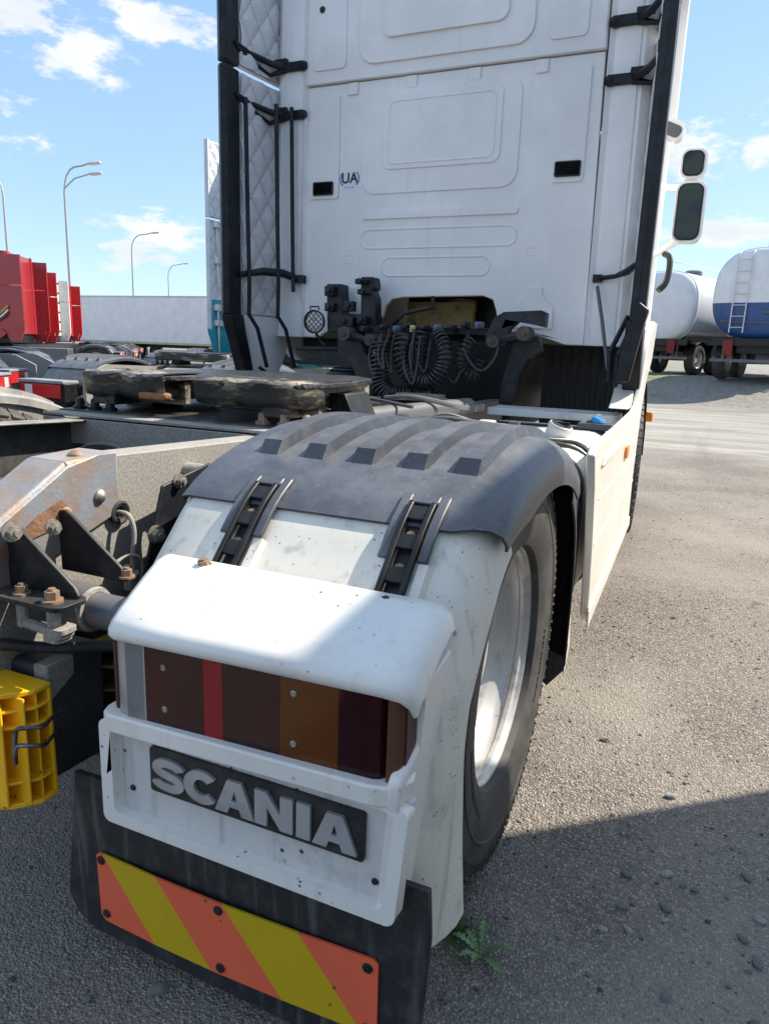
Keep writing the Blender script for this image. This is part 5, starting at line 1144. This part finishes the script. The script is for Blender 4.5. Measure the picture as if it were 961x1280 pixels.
# ------------------------------------------------------------------ tank trucks on the embankment
def sup(hw, hh, n=44, e=2.6): return [(hw*abs(cos(a))**(2/e)*(1 if cos(a) >= 0 else -1), hh*abs(sin(a))**(2/e)*(1 if sin(a) >= 0 else -1)) for a in [2*pi*i/n for i in range(n)]]
def tanker(label, loc, rz, lowm, split, L_=7.5, hw=1.25, hh=1.22, zc=2.36, hasladder=True):
    t = thing('tank_truck', label, 'tank truck', loc, rz, 'tank trucks on the embankment')
    tw = mat('tank_white_paint', (.72, .73, .74), .4, col2=(.58, .58, .58), sc=2, amt=.4, coat=.2)
    m = MB(); rows = []
    for (y, k) in ((-.0, .30), (.0, .60), (.02, .86), (.10, .965), (.22, 1.0), (L_*.33, 1.0), (L_*.66, 1.0), (L_-.2, 1.0), (L_-.03, .9), (L_, .4)):
        rows.append([Vector((x*k, y, zc+z*k)) for x, z in sup(hw, hh)])
    n = len(rows[0]); vs = [p for r in rows for p in r]; fs = [(i*n+j, i*n+(j+1) % n, (i+1)*n+(j+1) % n, (i+1)*n+j) for i in range(len(rows)-1) for j in range(n)] + [tuple(range(n))[::-1], tuple(range((len(rows)-1)*n, len(rows)*n))]
    b = MB(); b.add(vs, fs)
    if split is not None:
        tp = tw.copy(); tp.name = 'two_tone_tank_paint'; N = tp.node_tree.nodes; Lk = tp.node_tree.links; bs = N['Principled BSDF']; old = bs.inputs['Base Color'].links[0].from_socket
        tc = N.new('ShaderNodeTexCoord'); sp = N.new('ShaderNodeSeparateXYZ'); Lk.new(tc.outputs['Object'], sp.inputs[0]); lt = N.new('ShaderNodeMath'); lt.operation = 'LESS_THAN'; Lk.new(sp.outputs[2], lt.inputs[0]); lt.inputs[1].default_value = split
        mx = N.new('ShaderNodeMix'); mx.data_type = 'RGBA'; Lk.new(lt.outputs[0], mx.inputs[0]); Lk.new(old, mx.inputs[6]); mx.inputs[7].default_value = (.006, .055, .19, 1); Lk.new(mx.outputs[2], bs.inputs['Base Color']); tw = tp
    tank = b.build('tank', tw, t, smooth=40)
    for y in (.20, L_*.5, L_-.2):
        m2 = MB(); m2.prism(sup(hw+.012, hh+.012), lambda a, b_, d: Vector((a, d, zc+b_)), y, y+.05, holes=[sup(hw-.004, hh-.004)]); m2.build('tank_band', tw, t)
    m2 = MB(); m2.box(-.45, .45, .2, L_+1.5, .75, 1.1); m2.box(-1.1, 1.1, .02, .12, .95, 1.15); m2.box(-1.15, 1.15, .3, L_-.6, 1.0, 1.2); m2.build('chassis', black, t)
    for y in (1.0, 2.4):
        for s in (-1, 1):
            w = link('wheel', TYS, t, (s*1.0, y, .505), (0, 0, 0 if s > 0 else pi)); link('rim', RIS, w)
            m2 = MB(); m2.lathe([(s*.82, .58), (s*1.2, .58)], (0, y, .5), 20, 'x', a0=radians(15), a1=radians(165)); m2.build('wheel_guard', black, t)
        for s in (-1, 1): m2 = MB(); m2.box(s*.62-.13, s*.62+.13, -.03, .02, .68, 1.12); m2.build('red_reflector_board', mat('faded_red_board', (.40, .05, .05), .5), t, bevel=.01)
    m2 = MB(); m2.box(-1.1, 1.1, .1, .2, .50, .58); m2.box(-.8, -.74, .12, .18, .5, 1.0); m2.box(.74, .8, .12, .18, .5, 1.0); m2.build('underrun_bar', darkgrey, t)
    m2 = MB(); m2.box(.75, 1.2, 3.3, 5.6, .45, 1.3); m2.box(-1.2, -.75, 3.3, 5.6, .45, 1.3); m2.build('side_locker', lowm if split else darkgrey, t, bevel=.03)
    # simple cab ahead
    m2 = MB(); m2.prism([(L_+.3, .6), (L_+2.4, .6), (L_+2.45, 1.6), (L_+2.2, 2.9), (L_+.3, 2.95)], YZ, -1.2, 1.2); cb = m2.build('cab', tw, t, bevel=.08, seg=3)
    m2 = MB(); m2.prism([(L_+1.0, 1.8), (L_+2.2, 1.75), (L_+2.0, 2.6), (L_+1.0, 2.6)], YZ, 1.201, 1.21); m2.build('side_window', glass, cb)
    for s in (-1, 1): w = link('wheel', TYS, t, (s*1.0, L_+1.3, .505), (0, 0, 0 if s > 0 else pi)); link('rim', RIS, w)
    # ladder up the rear end
    lm = mat('ladder_metal', (.55, .55, .56), .4, .3)
    lx = -.62; ld = MB()
    for s in (0, .36): ld.tube([(lx+s, -.10, 1.3), (lx+s, -.08, 3.2), (lx+s, -.02, 3.42), (lx+s, .1, 3.5)], .018, 6)
    lad = ld.build('ladder', lm, t) if hasladder else None
    for k in range(7 if hasladder else 0): rg = MB(); rg.tube([(lx, -.09, 1.45+k*.30), (lx+.36, -.09, 1.45+k*.30)], .014, 6); rg.build('rung', lm, lad)
    # walkway rail, manhole
    m2 = MB(); m2.tube([(-.05, .5, zc+hh-.05), (-.05, .5, zc+hh+.36), (-.05, L_-.6, zc+hh+.36), (-.05, L_-.6, zc+hh-.05)], .022, 6); m2.build('walkway_rail', lm, t)
    m2 = MB(); m2.lathe([(-.1, .28), (.08, .28), (.12, .22), (.12, .0001)], (.3, 1.6, zc+hh), 18, 'z'); m2.build('manhole', darkgrey, t)
    return t
blue = mat('deep_blue_paint', (.012, .06, .24), .4, col2=(.02, .05, .16), sc=2, amt=.4)
tb = tanker('white-over-blue tank truck with a ladder, at the right edge', (2.55, 21.2, .72), radians(-18), blue, 2.12)
m = MB(); m.box(.35, .62, -.035, -.028, 2.15, 2.33); pl_ = m.build('notice_plate', mat('notice_plate_white', (.62, .68, .70), .4), tb)
m = MB(); m.tube([(.2, -.06, 1.85), (1.0, -.06, 1.85)], .04); m.tube([(-.9, -.05, 1.62), (.9, -.05, 1.55)], .018); m.build('outlet_pipe', darkgrey, tb)
tw_ = tanker('white tank truck with rounded end and red boards beside the blue one', (-.25, 24.6, .74), radians(-24), None, None, hh=1.15, zc=2.18, hasladder=False)

# ------------------------------------------------------------------ street lamps
def lampost(label, base, H, arm, two=False, rz=0.):
    t = thing('street_lamp', label, 'street lamp', (base[0], base[1], 0), rz, 'tall curved street lamps along the far side')
    m = MB(); pts = [(0, 0, 0), (0, 0, H*.5), (0, 0, H-1.6)] + [(arm*(1-cos(radians(a)))*.5, 0, H-1.6+1.5*sin(radians(a))) for a in (20, 40, 60, 80)] + [(arm*.75, 0, H-.02), (arm, 0, H+.12)]
    r = [.11, .09, .07]+[.055]*(len(pts)-3); m.tube(pts, r, 8); m.build('pole', concrete, t)
    def head(p, s):
        h = MB(); h.obox(Vector(p)+Vector((.35, 0, .03)), .8, .3, .13, Matrix.Rotation(radians(-8), 3, 'Y')); o = h.build('lamp_head', mat('lamp_head_grey', (.55, .55, .55), .4), t, bevel=.05)
        h = MB(); h.obox(Vector(p)+Vector((.38, 0, -.045)), .5, .22, .05, Matrix.Rotation(radians(-8), 3, 'Y')); h.build('lamp_glass', mat('lamp_glass_pale', (.6, .6, .58), .2), o, bevel=.02)
    head((arm, 0, H+.12), 1)
    if two:
        m = MB(); m.tube([(.02, 0, H-1.35), (arm*.4, .1, H-.75), (arm, .1, H-.45)], .045, 8); m.build('second_arm', concrete, t); head((arm, .1, H-.45), 1)
    return t
def lp(u, v, H_, vb=None):
    d = ray(u, v); t_ = (H_-CAM.z)/d.z; return (CAM+d*t_)
yl = -YAW+0
for lab, u, v, two in (('street lamp cut by the left edge of the picture', 2, 213, False), ('tall street lamp with two heads, left of the clouds', 79, 208, True), ('medium-sized street lamp above the white trailer', 164, 293, False), ('smallest and most distant street lamp, above the white trailer', 210, 331, False)):
    p = lp(u, v, 11.5); lampost(lab, (p.x, p.y), 11.6, 2.1 if not two else 1.6, two, YAW + (pi if u < 10 else 0))

# ------------------------------------------------------------------ weeds, stones, gravel
def stone_mesh(seed, mt):
    random.seed(seed); bm = bmesh.new(); bmesh.ops.create_icosphere(bm, subdivisions=2, radius=1)
    cuts = [Vector((random.uniform(-1, 1), random.uniform(-1, 1), random.uniform(-1, 1))).normalized() for _ in range(9)]
    for v in bm.verts:
        for c in cuts:
            e = v.co.dot(c)-.72
            if e > 0: v.co -= c*e
        v.co *= 1+.25*noise.noise(v.co*1.6+Vector((seed*3.1, 0, 0))); v.co.z *= .62; v.co.y *= .8
    me = bpy.data.meshes.new('stone'); bm.to_mesh(me); bm.free(); me.materials.append(mt); return me
SM = [stone_mesh(i, stonem if i % 2 else paleston) for i in range(6)]
spots = [(783, 1095, .014, 1, 'small bluish stone left of centre in the shaded asphalt'), (831, 1137, .015, 1, 'dark grey stone lying behind a pale brown pebble'), (831, 1152, .009, 0, 'pale brown pebble in front of the dark grey stone'), (932, 1098, .015, 1, 'upright grey stone near the right edge in shadow'),
         (776, 1135, .013, 1, 'dark flat stone in the middle of the shaded asphalt'), (752, 1163, .011, 0, 'pale grey pebble at the left of the shaded stones'), (785, 1165, .012, 0, 'bluish white stone at the bottom of the stone scatter'), (853, 1108, .010, 3, 'brown stone in a pair on the shaded asphalt'), (868, 1114, .011, 1, 'dark stone of the pair on the shaded asphalt'),
         (833, 1094, .013, 4, 'pale stone above the stone pair in shade'), (838, 997, .016, 0, 'pale stone on the sunlit edge of the shadow'), (928, 1176, .013, 1, 'grey stone right of the pebbles'), (832, 1247, .014, 3, 'blue-grey stone near the bottom edge'), (948, 1152, .013, 0, 'pale stone touching the right edge'), (690, 1128, .009, 2, 'small pale stone near the tyre in shadow'),
         (558, 1248, .013, 1, 'grey stone near the bottom beside the mud flap'), (945, 1205, .016, 3, 'wide grey stone low at the right edge'), (198, 1238, .018, 3, 'dark stone on the asphalt below the mud flap at left'), (108, 1250, .012, 1, 'small stone in the bottom left corner')]
random.seed(9)
for k, (u, v, r, mi, lab) in enumerate(spots):
    p = at(u, v, 'z', 0); o = bpy.data.objects.new('stone', SM[mi]); COL.objects.link(o); o.location = (p.x, p.y, r*.35); o.scale = (r*1.25, r, r); o.rotation_euler = (0, 0, random.uniform(0, 6)); tag(o, lab, 'stone', 'loose stones on the asphalt')
for (u, v, lab) in ((841, 773, 'small dark crumpled leaf alone on the sunlit asphalt'), (755, 926, 'tiny dark leaf scrap on the sunlit asphalt near the tyre')):
    p = at(u, v, 'z', 0); m = MB(); random.seed(u); n_ = 9; ring = [Vector((.016*cos(2*pi*k/n_)*random.uniform(.5, 1.2), .011*sin(2*pi*k/n_)*random.uniform(.5, 1.2), random.uniform(.001, .009))) for k in range(n_)]
    m.add(ring+[Vector((0, 0, .004)), Vector((0, 0, .002))], [(k, (k+1) % n_, n_) for k in range(n_)]+[((k+1) % n_, k, n_+1) for k in range(n_)]); o = m.build('dead_leaf', mat('dead_leaf_brown', (.06, .045, .03), .8), smooth=0); o.location = (p.x, p.y, 0); tag(o, lab, 'leaf')
def gravel():
    random.seed(12); tmp = []
    for k in range(5):
        bm = bmesh.new(); bmesh.ops.create_icosphere(bm, subdivisions=1, radius=1); random.seed(k)
        vs = [v.co*(1+random.uniform(-.28, .28)) for v in bm.verts]; fs = [tuple(v.index for v in f.verts) for f in bm.faces]; bm.free(); tmp.append((vs, fs))
    random.seed(13); m = MB()
    for i in range(9500):
        if i < 6500: x = random.uniform(-1.4, 3.2); y = random.uniform(-1.3, 2.6)
        else: x = random.uniform(.9, 4.6); y = random.uniform(.0, 8)
        r = .0022+.0045*random.random()**3
        if noise.noise(Vector((x*1.3, y*1.3, 7))) < random.uniform(-.5, .5): r *= .7
        vs, fs = tmp[i % 5]; a = random.uniform(0, 6.28); ca, sa = cos(a), sin(a); m.cur = random.choice((0, 0, 0, 1, 2))
        m.add([(x+(v.x*ca-v.y*sa)*r*1.2, y+(v.x*sa+v.y*ca)*r, r*.25+v.z*r*.7) for v in vs], fs)
    me = m.mesh('gravel', [mat('chip_grey', (.15, .14, .132), .9), mat('chip_pale', (.28, .265, .24), .9), mat('chip_dark', (.07, .068, .066), .9)], smooth=0, fix=False)
    o = bpy.data.objects.new('gravel', me); COL.objects.link(o); tag(o, 'loose stone chips scattered over the asphalt', 'gravel', kind='stuff')
gravel()
def weed():
    p = at(600, 1196, 'z', 0); t = thing('weed', 'small jagged-leaved green weed growing from the asphalt below the tyre', 'weed', (p.x, p.y, 0))
    random.seed(2)
    for k in range(8):
        a = k*pi/4+random.uniform(-.25, .25); L_ = random.uniform(.045, .07); m = MB(); n = 12; lft, rgt, mid = [], [], []
        for i in range(n+1):
            u = i/n; w = .0105*sin(pi*min(1, u*.9+.1))**.8*(1.0 if i % 2 else .38)*(.5+u); r = .004+L_*u; z = .006+.030*sin(u*2.0)*(.55 if k % 2 else 1.)
            c = Vector((cos(a)*r, sin(a)*r, z)); s_ = Vector((-sin(a), cos(a), .25))*w; lft.append(c+s_); rgt.append(c-s_*Vector((1, 1, -1)) if False else c-Vector((s_.x, s_.y, -s_.z))); mid.append(c-Vector((0, 0, .0015)))
        m.sheet([lft, mid, rgt], .0005); m.build('leaf', leaf_m, t, smooth=60)
    m = MB(); m.tube([(0, 0, 0), (0, .0, .012)], .004, 6); m.build('stem', leaf_m, t)
weed()
def grass():
    m = MB(); random.seed(8); p = at(575, 1168, 'z', 0)
    for i in range(900):
        r = random.gauss(0, .032); a = random.uniform(0, 6.28); x = p.x+r*cos(a)*1.1-.005; y = p.y+r*sin(a)*1.2; h = random.uniform(.004, .016); d = random.uniform(0, 6.28); w = .0012
        m.add([(x-w*cos(d), y-w*sin(d), 0), (x+w*cos(d), y+w*sin(d), 0), (x+h*.5*sin(d), y-h*.5*cos(d), h)], [(0, 1, 2)])
    o = m.build('grass', grass_m, smooth=0); tag(o, 'low green moss and grass tuft at the foot of the white fender', 'grass', kind='stuff')
grass()
